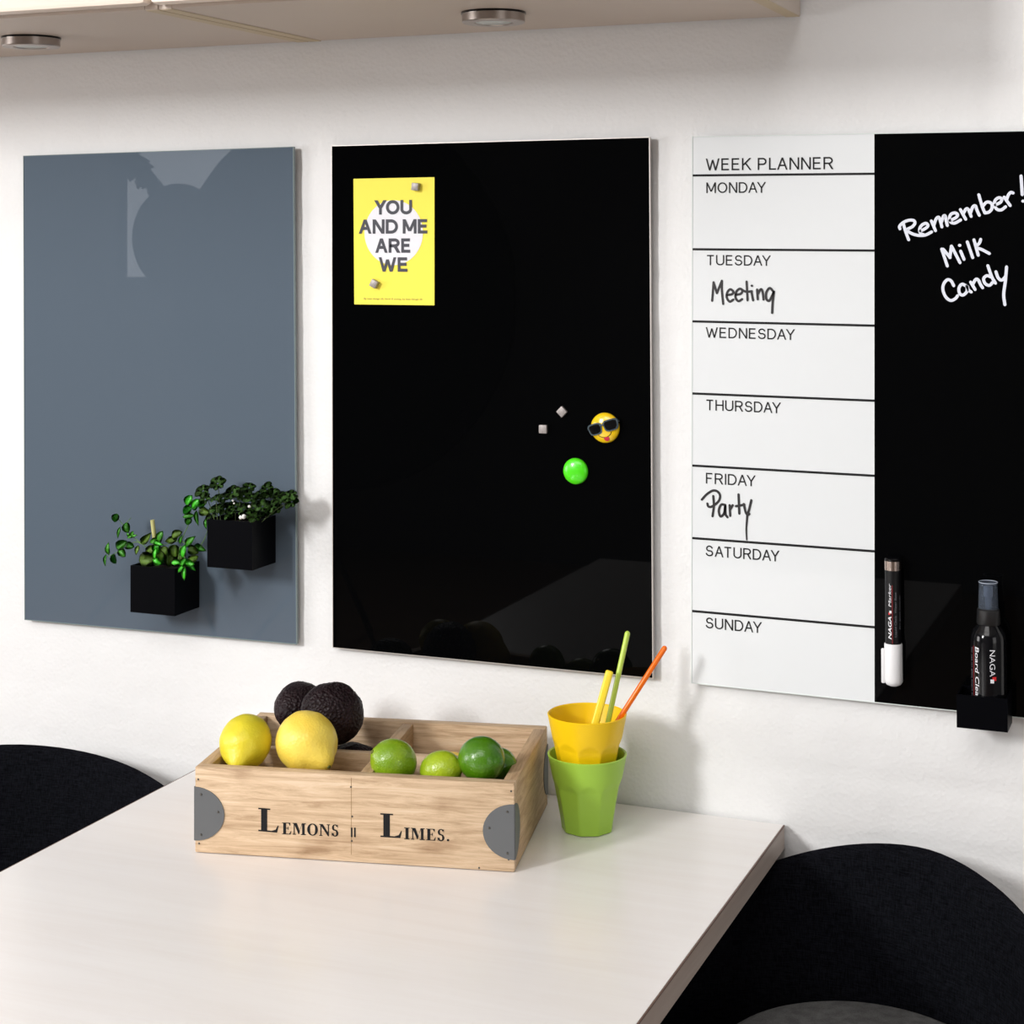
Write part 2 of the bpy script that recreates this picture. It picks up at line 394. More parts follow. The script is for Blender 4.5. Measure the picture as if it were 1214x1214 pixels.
def sans_text(bm, s, x0, x1, z0, z1, y, wt=.10, gap=.24, space=.36, th=.0004, fn=None, gaps=None):
    """stroke lettering of capitals with mitred joins, outer edges filling x0..x1, z0..z1"""
    H = z1-z0; hw = wt/2
    x = 0; lay = []
    for i, c in enumerate(s):
        if c == ' ': x += space; continue
        ov = (gaps or {}).get(s[i-1:i+1], 0) if i else 0
        x += ov; lay.append((c, x)); x += SG[c][0]+gap
    tot = x-gap+wt
    sx = (x1-x0)/tot; kk = 0
    for c, ox in lay:
        for st in SG[c][1]:
            kk += 1; yy = y-th-.000012*(kk % 7)
            hard = len(st) <= 5 and all(abs(q[1]-p[1]) > .3 for p, q in zip(st, st[1:]))
            if hard:
                for p, q in zip(st, st[1:]):
                    kk += 1; yy = y-th-.000012*(kk % 7)
                    P_, Q_ = [Vector(((ox+hw+r_[0])*sx, (hw+r_[1]*(1-wt))*H)) for r_ in (p, q)]
                    d_ = (Q_-P_).normalized(); hx = wt*H/2/abs(d_.y)
                    if len(s) and c in 'NMWAVYK' and abs(d_.x) > .1: hx *= .93
                    sg = 1 if d_.y > 0 else -1
                    if p[1] in (0, 1): P_.y = H if p[1] else 0
                    if q[1] in (0, 1): Q_.y = H if q[1] else 0
                    vs4 = [Vector((r_.x+o_, yy, z0+r_.y)) for r_, o_ in ((P_, -hx), (P_, hx), (Q_, hx), (Q_, -hx))]
                    for v_ in vs4: v_.x += x0
                    if fn: vs4 = [fn(*v_) for v_ in vs4]
                    bm.faces.new([bm.verts.new(v_) for v_ in vs4])
                continue
            pts = [Vector(((ox+hw+p[0])*sx, (hw+p[1]*(1-wt))*H)) for p in st]
            closed = (pts[0]-pts[-1]).length < 1e-6
            w_ = wt*H/2; n = len(pts); Ls, Rs = [], []
            tips = [0 if closed else 1]*2
            for k_ in range(n):
                if closed and k_ in (0, n-1): d0 = (pts[0]-pts[n-2]).normalized(); d1 = (pts[1]-pts[0]).normalized()
                else:
                    d1 = (pts[min(k_+1, n-1)]-pts[min(k_, n-2)]).normalized() if k_ < n-1 else None
                    d0 = (pts[k_]-pts[k_-1]).normalized() if k_ > 0 else None
                    d0 = d0 or d1; d1 = d1 or d0
                n0 = Vector((-d0.y, d0.x)); n1 = Vector((-d1.y, d1.x)); mid = (n0+n1)
                mid = mid.normalized() if mid.length > 1e-6 else n0
                sc = min(1/max(.2, mid.dot(n1)), 1.5 if abs(d0.dot(d1)) < .9 and abs(d0.y*d1.y) > .3 and d0.y*d1.y < 0 else 3)
                p = pts[k_].copy()
                if not closed and k_ == 0: p = p-d1*(w_ if abs(d1.x) < .05 or abs(d1.y) > .3 else 0)
                if not closed and k_ == n-1: p = p+d0*(w_ if abs(d0.x) < .05 or abs(d0.y) > .3 else 0)
                Ls.append(p+mid*w_*sc); Rs.append(p-mid*w_*sc)
            def V(p, yv):
                q = Vector((x0+p.x, yv, z0+min(max(p.y, 0), H)))
                if fn: q = fn(q.x, q.y, q.z)
                return bm.verts.new(q)
            a = [V(p, yy) for p in Ls]; b = [V(p, yy) for p in Rs]
            for k_ in range(n-1): bm.faces.new((a[k_], b[k_], b[k_+1], a[k_+1]))

# ------------------------------------------------------------------ setting
# whitewashed brick wall with real shallow courses under the thick paint
def brick_wall():
    bm = bmesh.new()
    x0, x1, z0, z1 = -2.9, 1.6, 0, 3.2
    nx, nz = 420, 380
    from mathutils import noise
    zoff = .8645; ch = .0665; bl = .22
    grid = []
    zs = []
    for j in range(nz+1): zs.append(z0+(z1-z0)*j/nz)
    for j, z in enumerate(zs):
        row = []
        for i in range(nx+1):
            x = x0+(x1-x0)*i/nx
            wob = .006*noise.noise(Vector((x*2.1, z*6, 3)))
            q = (z-zoff+wob)/ch; k = math.floor(q+.5); dz = abs(q-k)*ch
            xb = (x+(.11 if k_even(math.floor(q)) else 0)+.01*noise.noise(Vector((x*5, z*7, 9))))/bl
            dx = abs(xb-math.floor(xb+.5))*bl
            fade = (.25+.75*max(0, min(1, (x+.75)*1.4)))*(.35+.65*max(0, min(1, noise.noise(Vector((x*1.7+4, z*2.3, 1)))+.55)))
            d = -.0022*fade*math.exp(-(dz/.008)**2) - .0010*fade*math.exp(-(dx/.007)**2)
            d += .0011*noise.noise(Vector((x*4, z*5, 0)))+.0007*noise.noise(Vector((x*22, z*26, 5)))
            row.append(bm.verts.new((x, -d-.001, z)))
        grid.append(row)
    for j in range(nz):
        for i in range(nx):
            bm.faces.new((grid[j][i], grid[j][i+1], grid[j+1][i+1], grid[j+1][i]))
    # closed back so that it is a slab
    b = [bm.verts.new(p) for p in ((x0, .12, z0), (x1, .12, z0), (x1, .12, z1), (x0, .12, z1))]
    bm.faces.new(b[::-1])
    bm.faces.new([b[0]]+[r[0] for r in grid][::1]+[b[3]])
    bm.faces.new([b[1]]+[r[-1] for r in grid]+[b[2]])
    bm.faces.new([b[3]]+grid[-1]+[b[2]]); bm.faces.new([b[0]]+grid[0]+[b[1]])
    return tag(obj('wall_back', bm, M['wall'], smooth=True, auto=50), kind='structure', label='thickly whitewashed brick wall')
def k_even(k): return int(k) % 2 == 0
brick_wall()
RX0, RX1, RY0, RZ1 = -5.2, 2.6, -5.0, 3.2
def struct(name, c, s, mt, parent=None): return tag(newbox(name, c, s, mt, parent), kind='structure')
struct('floor', ((RX0+RX1)/2, RY0/2+.05, -.025), (RX1-RX0+.2, -RY0+.3, .05), M['floor'])
struct('ceiling', ((RX0+RX1)/2, RY0/2+.05, RZ1+.025), (RX1-RX0+.2, -RY0+.3, .05), M['ceil'])
struct('wall_right', (RX1+.05, RY0/2, RZ1/2), (.1, -RY0, RZ1), M['room'])
struct('wall_left', (RX0-.05, RY0/2, RZ1/2), (.1, -RY0, RZ1), M['room'])
struct('wall_back_side', ((RX0-2.9)/2, .06, RZ1/2), (-2.9-RX0, .12, RZ1), M['wall'])
struct('wall_back_corner', ((RX1+1.6)/2, .06, RZ1/2), (RX1-1.6, .12, RZ1), M['wall'])
# far wall with the daylight window that mirrors in the grey glass board
k = (CAMD-RY0)/CAMD
def mirror_x(px, py, y):   # where a reflection seen at that point of the glass really stands
    p = at(px, py, 1, -.012); t = (CAMD-y)/(CAMD-.012+.024)
    return Vector((p.x*t, y, CAMZ+(p.z-CAMZ)*t))
wa, wb = mirror_x(133, 329, RY0), mirror_x(330, 329, RY0)
wx0, wx1, wz0, wz1 = wa.x, wb.x, wa.z, 2.25
struct('wall_front', ((RX0+wx0-.09)/2, RY0-.05, RZ1/2), (wx0-.09-RX0, .1, RZ1), M['room'])
struct('wall_front_right', ((wx1+.09+RX1)/2, RY0-.05, RZ1/2), (RX1-wx1-.09, .1, RZ1), M['room'])
struct('wall_front_sill', ((wx0+wx1)/2, RY0-.05, (wz0-.04)/2), (wx1-wx0+.18, .1, wz0-.04), M['room'])
struct('wall_front_top', ((wx0+wx1)/2, RY0-.05, (wz1+.06+RZ1)/2), (wx1-wx0+.18, .1, RZ1-wz1-.06), M['room'])
wn = struct('window_1', ((wx0+wx1)/2, RY0-.06, (wz0+wz1)/2), (wx1-wx0, .01, wz1-wz0), M['daylight'])
bm = bmesh.new()
for sx in (wx0-.045, wx1+.045): box(bm, (sx-(wx0+wx1)/2, .02, 0), (.09, .08, wz1-wz0+.16))
box(bm, (0, .02, (wz1-wz0)/2+.03), (wx1-wx0, .08, .06)); box(bm, (0, .03, -(wz1-wz0)/2-.02), (wx1-wx0+.18, .12, .04))
fr = obj('window_frame', bm, M['win_frame'], wn); fr.location = (0, 0, 0)

# ------------------------------------------------------------------ table
TX0, TX1, TZ = -1.1375, -.4412, .74
tb = thing('dining_table', 'pale bleached birch dining table pushed against the white wall', 'table', ((TX0+TX1)/2, -.7025, 0))
hw = (TX1-TX0)/2
bm = bmesh.new(); box(bm, (0, 0, TZ-.0125), (2*hw-.002, 1.396, .025), bev=.0006); top = obj('tabletop', bm, M['table'], tb)
for sx in (-1, 1):
    newbox('edge_band', (sx*(hw-.0005), 0, TZ-.0132), (.0014, 1.394, .0236), M['edge'], tb)
    newbox('edge_seam', (sx*(hw-.0004), 0, TZ-.0010), (.0018, 1.396, .0012), M['edge_line'], tb)
for sy in (-1, 1):
    newbox('leg', (0, sy*.52, .3575), (.06, .06, .715), M['leg'], tb, bev=.003)
    newbox('foot', (0, sy*.52, .012), (.10, .30, .024), M['leg'], tb, bev=.003)

# ------------------------------------------------------------------ wall cabinets
CZ = 1.6107; CY = -.333
def cabinet(x0, x1, label, door_splits):
    cx = (x0+x1)/2
    c = thing('wall_cabinet', label, 'cabinet', (cx, 0, CZ))
    W = x1-x0; H = .72; t = .016
    for s in (-1, 1): 
        newbox('side_panel', (s*(W/2-t/2), CY/2-.004, H/2), (t, -CY-.01, H), M['cab'], c, bev=.0006)
        newbox('edge_band', (s*(W/2-t/2), CY/2-.004, .0002), (t-.001, -CY-.012, .0014), M['cab_edge'], c)
    newbox('bottom_panel', (0, CY/2-.004, t/2+.0006), (W-2*t-.0008, -CY-.01, t), M['cab'], c)
    newbox('top_panel', (0, CY/2-.004, H-t/2), (W-2*t, -CY-.01, t), M['cab'], c)
    newbox('back_panel', (0, -.006, H/2), (W-2*t, .006, H-2*t), M['cab'], c)
    n = door_splits; dw = W/n
    for i in range(n):
        bm = bmesh.new(); box(bm, (-W/2+dw*(i+.5), CY-.0115, H/2+.001), (dw-.004, .019, H-.004), bev=.006)
        obj('door', bm, M['door'], c, smooth=True, auto=40)
    return c
XS = -1.018
cabinet(XS-.80, XS-.0006, 'cream wall cabinet at the left, its spotlight above the slate glass board', 1)
cabinet(XS+.0006, -.417, 'cream wall cabinet ending above the weekly planner board', 1)
def puck(px, py, label):
    p = at(px, py, 2, CZ-.006)
    t = thing('cabinet_spotlight', label, 'light', (p.x, p.y, CZ+.0006), group='round spotlights under the cabinets')
    bm = bmesh.new(); lathe(bm, [(.0335, -.0008), (.0335, -.0105), (.0325, -.0115), (.0215, -.0118), (.0205, -.0105), (.0205, -.0008)], 48); obj('housing', bm, M['steel'], t, True, 30)
    bm = bmesh.new(); lathe(bm, [(.0345, 0), (.0345, -.0022), (.0, -.0022)], 48, cap=True); obj('mounting_ring', bm, M['black_gloss'], t, True, 30)
    bm = bmesh.new(); lathe(bm, [(.0203, -.003), (.0203, -.0100), (.018, -.0112), (0, -.0112)], 40); obj('lens', bm, M['lens'], t, True, 30)
    return t
puck(37, 51, 'round nickel spotlight at far left under the cabinet')
puck(585, 22, 'round nickel spotlight under the right cabinet above the black board')

# ------------------------------------------------------------------ glass boards
YB = -.012
class Board: pass
def board(name, label, cat, cx, cz, rot, faces, rim):
    """faces: list of (u0,u1,material). front at y=-.012"""
    b = Board()
    # XZ-plane rotation ccw as seen from the camera = rotation about -y
    b.t = thing(name, label, cat, (cx, YB, cz), (0, -rot, 0)); b.cx, b.cz, b.a = cx, cz, rot
    for i, (nm, u0, u1, mt) in enumerate(faces):
        bm = bmesh.new(); box(bm, ((u0+u1)/2, .002, 0), (u1-u0, .0032, .5988)); obj(nm, bm, mt, b.t)
    # glass edge
    bm = bmesh.new()
    for s in (-1, 1): box(bm, (s*.1997, .002, 0), (.0009, .0042, .6)); box(bm, (0, .002, s*.2996), (.3990, .0042, .0009))
    obj('glass_edge', bm, rim, b.t)
    bm = bmesh.new(); box(bm, (0, .0062, 0), (.376, .0042, .576)); obj('backing_plate', bm, M['back_rim'], b.t)
    return b
def uv(b, px, py, y=YB):
    p = at(px, py, 1, y); dx, dz = p.x-b.cx, p.z-b.cz
    return (dx*math.cos(b.a)+dz*math.sin(b.a), -dx*math.sin(b.a)+dz*math.cos(b.a))
B1 = board('glass_board', 'slate grey glass board with two black plant pots on it', 'glass board', -1.2367, CAMZ-.19176, .00707, [('front_glass', -.1993, .1993, M['grey_glass'])], M['glass_edge'])
B2 = board('glass_board', 'all-black glass board holding the yellow card, round magnets and silver cubes', 'glass board', -.7864, CAMZ-.18996, .00162, [('front_glass', -.1993, .1993, M['black_glass'])], M['back_rim'])
B3 = board('planner_board', 'half white half black glass week planner with handwriting', 'planner', -.3401, CAMZ-.19187, -.00707, [('white_panel', -.1993, 0, M['white_glass']), ('black_panel', 0, .1993, M['black_glass'])], M['glass_edge_w'])

# planner print
YF = .0003
bm = bmesh.new()
for y in (208, 295.5, 381, 466.5, 552, 638, 724.5):
    u, v = uv(B3, 822, y); newbox('rule_line', (-.0996, YF-.0001, v), (.1992, .0006, .0024), M['ink'], B3.t)
for s, xl, xr, yb, cap in (('WEEK PLANNER', 836.6, 988, 202.2, 14.2), ('MONDAY', 837.3, 908, 228.9, 12.6), ('TUESDAY', 837.3, 913.8, 314.4, 12.2),
                      ('WEDNESDAY', 836.6, 942.4, 400.2, 12.4), ('THURSDAY', 836.6, 925.8, 486.2, 12.6), ('FRIDAY', 836.8, 895.9, 573.2, 12.8),
                      ('SATURDAY', 836.6, 924.1, 659.2, 12.8), ('SUNDAY', 836.6, 903.2, 744.6, 12.9)):
    u0, v0 = uv(B3, xl, yb); u1, _ = uv(B3, xr, yb); _, v1 = uv(B3, xl, yb-cap)
    bm = bmesh.new(); sans_text(bm, s, u0, u1, v0, v1, YF, wt=.125, gap=.26, space=.34, th=.0003, gaps={'LA': -.12, 'DA': -.08, 'AY': -.17, 'AT': -.12, 'PL': .04, 'RD': -.02})
    obj('printed_word', bm, M['ink'], B3.t)

def hand(b, strokes, org, sc, r, mt, name, y=None):
    bm = bmesh.new()
    for i, st in enumerate(strokes):
        th = None
        if isinstance(st, tuple): st, th = st
        stroke(bm, [uv(b, org[0]+p[0]/sc, org[1]+p[1]/sc) for p in st], r, y0=YF-.00002*i, h=.0004, thin=th)
    return obj(name, bm, mt, b.t)
hand(B3, [
 [(188,498),(185,475),(215,445),(260,427),(300,428),(312,450),(290,480),(245,507),(290,538),(345,552),(400,548),(450,523)],
 [(215,452),(235,520),(260,588)],
 [(358,515),(400,493),(420,470),(402,452),(368,468),(350,502),(360,535),(390,548)],
 [(448,432),(482,513)], [(468,470),(487,415),(510,402),(524,440),(535,482)], [(530,445),(548,393),(563,392),(570,430),(580,470)],
 [(602,428),(650,405),(665,382),(645,366),(612,375),(596,410),(606,440),(640,450),(690,424)],
 [(688,338),(732,418)], [(712,372),(733,335),(753,337),(777,395)], [(772,365),(790,318),(812,307),(826,345),(845,386)],
 [(840,215),(868,310),(890,365)], [(872,312),(905,277),(943,286),(950,325),(925,358),(890,366)],
 [(978,300),(1020,277),(1030,250),(1005,240),(976,262),(970,300),(990,335),(1025,341),(1062,315)],
 [(1050,235),(1075,270),(1100,305)], [(1070,257),(1085,217),(1105,196),(1124,201)],
 [(1190,60),(1200,215)], [(1207,268)],
], (1040, 200), 6.977, .00155, M['chalk'], 'chalk_handwriting')
hand(B3, [
 [(533,665),(580,805)], [(545,665),(603,735)], [(600,735),(614,640)], [(614,640),(685,778)], [(690,682),(718,750)], [(682,634)],
 [(745,605),(790,736)], [(800,588),(836,716)], [(856,584),(845,615),(818,648),(868,670),(928,702)],
], (1040, 200), 6.977, .00155, M['chalk'], 'chalk_handwriting')
hand(B3, [
 [(633,968),(610,927),(577,920),(547,960),(545,1010),(570,1065),(610,1090),(648,1073),(665,1050)],
 [(738,972),(702,955),(677,985),(680,1028),(708,1046),(742,1015),(742,968),(755,1003),(778,1020)],
 [(773,938),(810,1000)], [(790,958),(813,917),(835,920),(855,960),(872,985)],
 [(945,897),(907,885),(880,910),(893,950),(928,965),(955,940)], [(915,802),(948,895),(978,947)],
 [(982,852),(1000,902),(1030,922),(1062,892)], [(1070,812),(1060,930),(1046,1040),(1056,1125)],
], (1040, 200), 6.977, .00155, M['chalk'], 'chalk_handwriting')
hand(B3, [
 [(245,370),(254,260),(262,148)], [(262,148),(302,278)], [(302,278),(362,130)], [(362,130),(362,250),(378,408)],
 [(428,300),(480,292),(500,262),(462,232),(427,270),(420,330),(455,380),(500,355)],
 [(533,298),(590,285),(608,245),(575,226),(535,262),(525,330),(560,375),(605,350)],
 [(658,140),(665,260),(670,365)], [(600,238),(655,262),(722,255)], [(715,255),(737,365)], [(722,190)],
 [(785,235),(792,352)], [(792,292),(828,232),(850,260),(862,355)],
 [(975,252),(935,217),(895,270),(895,345),(930,370),(972,290),(985,262),(970,400),(965,515)],
], (820, 320), 10.117, .00125, M['marker_ink'], 'marker_handwriting')
hand(B3, [
 [(122,428),(180,365),(250,322),(302,327),(338,370),(332,430),(290,480),(232,515),(198,507),(188,475)], [(258,385),(266,500),(250,628)],
 [(402,492),(352,490),(325,560),(345,630),(388,592),(402,500),(405,600),(430,640)],
 [(455,495),(462,622)], [(460,548),(492,495)], [(562,365),(571,595)], [(530,507),(632,490)],
 [(625,480),(645,570),(668,610),(692,600)], [(715,435),(690,540),(668,615)], ([(668,600),(662,680),(655,780),(660,908)], .6),
], (820, 550), 10.117, .00130, M['marker_ink'], 'marker_handwriting')

# ------------------------------------------------------------------ yellow card
def uvw(px, py, y): p = at(px, py, 1, y); return p
YP = YB-.0006
c0 = at(467, 286, 1, YP)
pt = thing('card', 'yellow card with charcoal lettering over a white disc on black board', 'card', (c0.x, YP, c0.z))
q = [at(x, y, 1, YP)-c0 for x, y in ((420, 360.8), (515, 362), (515, 210), (419, 212))]
bm = bmesh.new()
fv = [bm.verts.new((p.x, 0, p.z)) for p in q]; bv = [bm.verts.new((p.x, .0005, p.z)) for p in q]
bm.faces.new(fv); bm.faces.new(bv[::-1])
for i in range(4): bm.faces.new((fv[i], bv[i], bv[(i+1) % 4], fv[(i+1) % 4]))
obj('sheet', bm, M['poster'], pt)
cc = at(466.6, 275.8, 1, YP)-c0; rad = (at(466, 237.3, 1, YP).z-at(466, 314.3, 1, YP).z)/2
bm = bmesh.new(); lathe(bm, [(rad, 0), (rad, .0002)], 64, Matrix.Translation((cc.x, -.0001, cc.z)) @ Matrix.Rotation(PI/2, 4, 'X')); obj('printed_disc', bm, M['poster_white'], pt)
for s, xl, xr, yt, yb in (('YOU', 444, 488.8, 237.2, 254.3), ('AND ME', 425.4, 508.7, 260, 277), ('ARE', 445, 488.4, 282.6, 299.7), ('WE', 449, 485.2, 305, 322.1)):
    a = at(xl, yb, 1, YP)-c0; b = at(xr, yb, 1, YP)-c0; t_ = at((xl+xr)/2, yt, 1, YP)-c0; bb = at((xl+xr)/2, yb, 1, YP)-c0
    bm = bmesh.new(); sans_text(bm, s, a.x, b.x, bb.z, t_.z, -.0004, wt=.215, gap=.27, space=.22, th=.0002, gaps={'YO': -.10})
    obj('printed_word', bm, M['poster_ink'], pt)
bm = bmesh.new(); a = at(431.5, 355, 1, YP)-c0; b = at(501, 355, 1, YP)-c0
text_bm(bm, 'By lean design dk, form & poesy, by lean design dk', a.x, b.x, a.z, a.z+.0021, -.0002, th=.0001)
obj('small_print', bm, M['small_ink'], pt)

# ------------------------------------------------------------------ magnets
def cube_magnet(px, py, s, d, rot, label, grp, yb):
    p = at(px, py, 1, yb-d)
    bm = bmesh.new(); box(bm, (0, -d/2, 0), (s, d, s), bev=.0006)
    o = obj('cube_magnet', bm, M['magnet'], smooth=True, auto=35); o.location = (p.x, yb, p.z); o.rotation_euler = (0, rot, 0)
    tag(o, label, 'magnet', grp); return o
g = 'silver cube magnets'
cube_magnet(491.5, 221.3, .0088, .0062, math.radians(6), 'silver cube magnet at the top right of the yellow card', g, YP-.0002)
cube_magnet(442.5, 336.5, .0088, .0062, math.radians(27), 'tilted silver cube magnet at the lower left of the yellow card', g, YP-.0002)
cube_magnet(643.2, 509, .0095, .004, 0, 'upright silver cube magnet left of the smiling face magnet', g, YB-.0002)
cube_magnet(665.5, 488.3, .0093, .004, PI/4, 'silver cube magnet turned as a diamond on black board', g, YB-.0002)
def dome(bm, r, h, e=.0018, n=40, sx=1):
    prof = [(r*.96, 0), (r, e*.5), (r, e)]
    for k in range(1, 9):
        a = k/8*PI/2; prof.append((r*math.cos(a) if k < 8 else 0, e+(h-e)*math.sin(a)))
    lathe(bm, prof, n, Matrix.Rotation(PI/2, 4, 'X'))
p = at(681.3, 559, 1, YB-.005)
bm = bmesh.new(); dome(bm, .0148, .0075); o = obj('round_magnet', bm, M['green_mag'], smooth=True, auto=50); o.location = (p.x, YB-.0002, p.z)
tag(o, 'round lime green dome magnet', 'magnet')
p = at(716.3, 507.5, 1, YB-.005)
sm = thing('smiley_magnet', 'yellow smiling face magnet with black sunglasses and red tongue', 'magnet', (p.x, YB-.0002, p.z), (0, -math.radians(17), 0))
bm = bmesh.new(); dome(bm, .0170, .0085); obj('face', bm, M['smile'], sm, True, 50)
def ydome(x, z, r=.0170, h=.0085, e=.0018):
    q = min(.999, (x*x+z*z)/(r*r)); return -(e+(h-e)*math.sqrt(1-q))
def patch(bm, pts, lift, thick=.0012, curved=True):
    """polygon on the dome, fan from the centre"""
    cx = sum(p[0] for p in pts)/len(pts); cz = sum(p[1] for p in pts)/len(pts)
    f = lambda x, z: ydome(x, z)-lift if curved else -lift
    c = bm.verts.new((cx, f(cx, cz), cz)); o_ = [bm.verts.new((x, f(x, z), z)) for x, z in pts]
    b_ = [bm.verts.new((x, f(x, z)+thick, z)) for x, z in pts]
    for i in range(len(pts)):
        j = (i+1) % len(pts); bm.faces.new((c, o_[i], o_[j])); bm.faces.new((o_[i], b_[i], b_[j], o_[j]))
def lens_pts(cx, cz, w_, h_, n=20, s=1):
    out = []
    for k in range(n):
        a = 2*PI*k/n; c_, s_ = math.cos(a), math.sin(a)
        x = w_*math.copysign(abs(c_)**.55, c_); z = h_*math.copysign(abs(s_)**.55, s_)
        x *= 1+.12*z/h_
        out.append((cx+x, cz+z))
    return out
for s in (-1, 1):
    bm = bmesh.new(); patch(bm, [(x, z) for x, z in lens_pts(s*.0096, .0014, .0085, .0066)], .0015, .002, False)
    for v in bm.verts: v.co.y += -.0078+.25*max(0, abs(v.co.x)-.007)
    obj('sunglasses_rim', bm, M['shades'], sm, True, 30)
    bm = bmesh.new(); patch(bm, lens_pts(s*.0096, .0014, .0068, .0050), .0021, .0018, False)
    for v in bm.verts: v.co.y += -.0078+.25*max(0, abs(v.co.x)-.007)
    obj('sunglasses_lens', bm, M['black_gloss'], sm, True, 30)
bm = bmesh.new(); box(bm, (0, -.0096, .0040), (.006, .0015, .0018), bev=.0004)
obj('sunglasses_bridge', bm, M['shades'], sm)
for s in (-1, 1):
    newbox('sunglasses_arm', (s*.0178, -.0040, .0035), (.0016, .0062, .0026), M['shades'], sm, bev=.0003)
bm = bmesh.new()
tube(bm, [Vector((x, ydome(x, z)-.0001, z)) for x, z in smooth_xz([(-.0088, -.0062), (-.004, -.0098), (.001, -.0108), (.0058, -.0088), (.0082, -.0052)])] if False else
     [Vector((.0092*math.sin(a), ydome(.0092*math.sin(a), -.0018-.0085*math.cos(a))-.0001, -.0018-.0085*math.cos(a))) for a in [k*.13-1.04 for k in range(17)]], .00035, 6)
obj('smile_line', bm, M['black_gloss'], sm)
bm = bmesh.new(); patch(bm, [(.0002+.0032*math.cos(a), -.0112+.0036*math.sin(a)*(1 if math.sin(a) < 0 else .3)) for a in [k*2*PI/16 for k in range(16)]], .0005)
obj('tongue', bm, M['tongue'], sm, True, 40)

# ------------------------------------------------------------------ potted plants on the grey board
leaf_mesh = {}
def leaf_mesh_get(mt, kind):
    key = (mt.name, kind)
    if key in leaf_mesh: return leaf_mesh[key]
    bm = bmesh.new()
    # leaf along +x, unit length 1, unit half width .5, folded along mid rib, tip drooping
    if kind == 'pointed': prof = [(0, .0), (.12, .26), (.32, .46), (.55, .44), (.78, .25), (1, 0)]
    else: prof = [(0, .0), (.10, .28), (.30, .48), (.58, .5), (.85, .32), (1, 0)]
    mid, l, r_ = [], [], []
    for x, h in prof:
        zc = .18*math.sin(x*PI)*.6-.12*x*x
        mid.append(bm.verts.new((x, 0, zc)))
        if h > 0: l.append(bm.verts.new((x, h, zc+.10*h))); r_.append(bm.verts.new((x, -h, zc+.10*h)))
    for s, side in ((1, l), (-1, r_)):
        fs = [(mid[0], mid[1], side[0])]+[(mid[i+1], mid[i+2], side[i+1], side[i]) for i in range(len(side)-1)]+[(mid[-2], mid[-1], side[-1])]
        for f in fs: bm.faces.new(f if s == 1 else f[::-1])
    me = bpy.data.meshes.new('leaf'); 
    r2 = bmesh.ops.solidify(bm, geom=bm.faces[:], thickness=.03)
    bm.normal_update(); bm.to_mesh(me); bm.free()
    for p_ in me.polygons: p_.use_smooth = True
    me.materials.append(mt); leaf_mesh[key] = me; return me
def put_leaf(parent, base, tip, width, mt, kind='round', roll=0, nrm=None):
    base, tip = Vector(base), Vector(tip)
    L_ = (tip-base).length; x = (tip-base).normalized()
    nz_ = Vector(nrm or (random.uniform(-.1, .4), -1, random.uniform(-.1, .45))); z = (nz_-x*nz_.dot(x)).normalized(); y = z.cross(x)
    o = bpy.data.objects.new('leaf', leaf_mesh_get(mt, kind)); COL.objects.link(o)
    R = Matrix((x*L_, y*width, z*L_)).transposed().to_4x4(); R.translation = base-Vector(parent.location)
    o.parent = parent; o.matrix_local = R
    return o
def pot(px, pz_top, px0, px1, zb, zt, label, name='potted_plant'):
    x0 = at(px0, 700 if zb < .95 else 650, 1, -.067).x; x1 = at(px1, 700 if zb < .95 else 650, 1, -.067).x
    zb_, zt_ = zb, zt
    cx = (x0+x1)/2; W = x1-x0; D = .0545; H = zt_-zb_
    t = thing(name, label, 'potted plant', (cx, YB-.0003-D/2, zb_))
    bm = bmesh.new(); th = .0015
    box(bm, (0, -D/2+th/2, H/2), (W, th, H)); box(bm, (0, D/2-th/2, H/2), (W, th, H))
    box(bm, (-W/2+th/2, 0, H/2), (th, D-2*th, H)); box(bm, (W/2-th/2, 0, H/2), (th, D-2*th, H)); box(bm, (0, 0, th/2), (W-2*th, D-2*th, th))
    obj('pot', bm, M['pot'], t)
    bm = bmesh.new(); box(bm, (0, 0, H-.012), (W-2*th, D-2*th, .008), bev=.002); obj('soil', bm, M['soil'], t)
    return t, cx, W, D, H
P1, cx1, W1, D1, H1 = pot(0, 0, 154.5, 207, .9178, .9745, 'small square black pot with bright green trailing herb, lower one on slate board')
P2, cx2, W2, D2, H2 = pot(0, 0, 245.5, 299, .9800, 1.0370, 'small square black pot with dark leafy rosettes, upper one on slate board')
O1, K1 = (110, 560), 8.671
def pp(x, y, d, O=O1, K=K1): return at(O[0]+x/K, O[1]+y/K, 1, d)
def stemtube(parent, pts, r, mt):
    bm = bmesh.new(); tube(bm, smooth_pts([p-Vector(parent.location) for p in pts], 4), r, 6, r_end=r*.6); return obj('stem', bm, mt, parent, True)
for pts in ([(600,950,-.04),(590,820,-.045),(500,730,-.05),(400,650,-.05),(320,550,-.052),(262,478,-.055)],
            [(500,735,-.05),(440,715,-.05),(330,770,-.052),(215,840,-.055),(145,865,-.055)],
            [(320,548,-.052),(392,468,-.05)], [(770,930,-.04),(770,800,-.042),(830,720,-.045),(910,690,-.05),(945,620,-.05),(985,530,-.052),(1010,400,-.055)],
            [(905,695,-.05),(760,740,-.045),(690,735,-.045)], [(905,695,-.05),(1010,770,-.055),(1110,745,-.05),(1178,600,-.048),(1165,480,-.045)],
            [(880,900,-.055),(900,760,-.06),(940,850,-.068),(945,960,-.074),(945,1010,-.076)], [(640,940,-.045),(660,800,-.055),(670,690,-.055)]):
    stemtube(P1, [pp(*p) for p in pts], .0006, M['stem'])
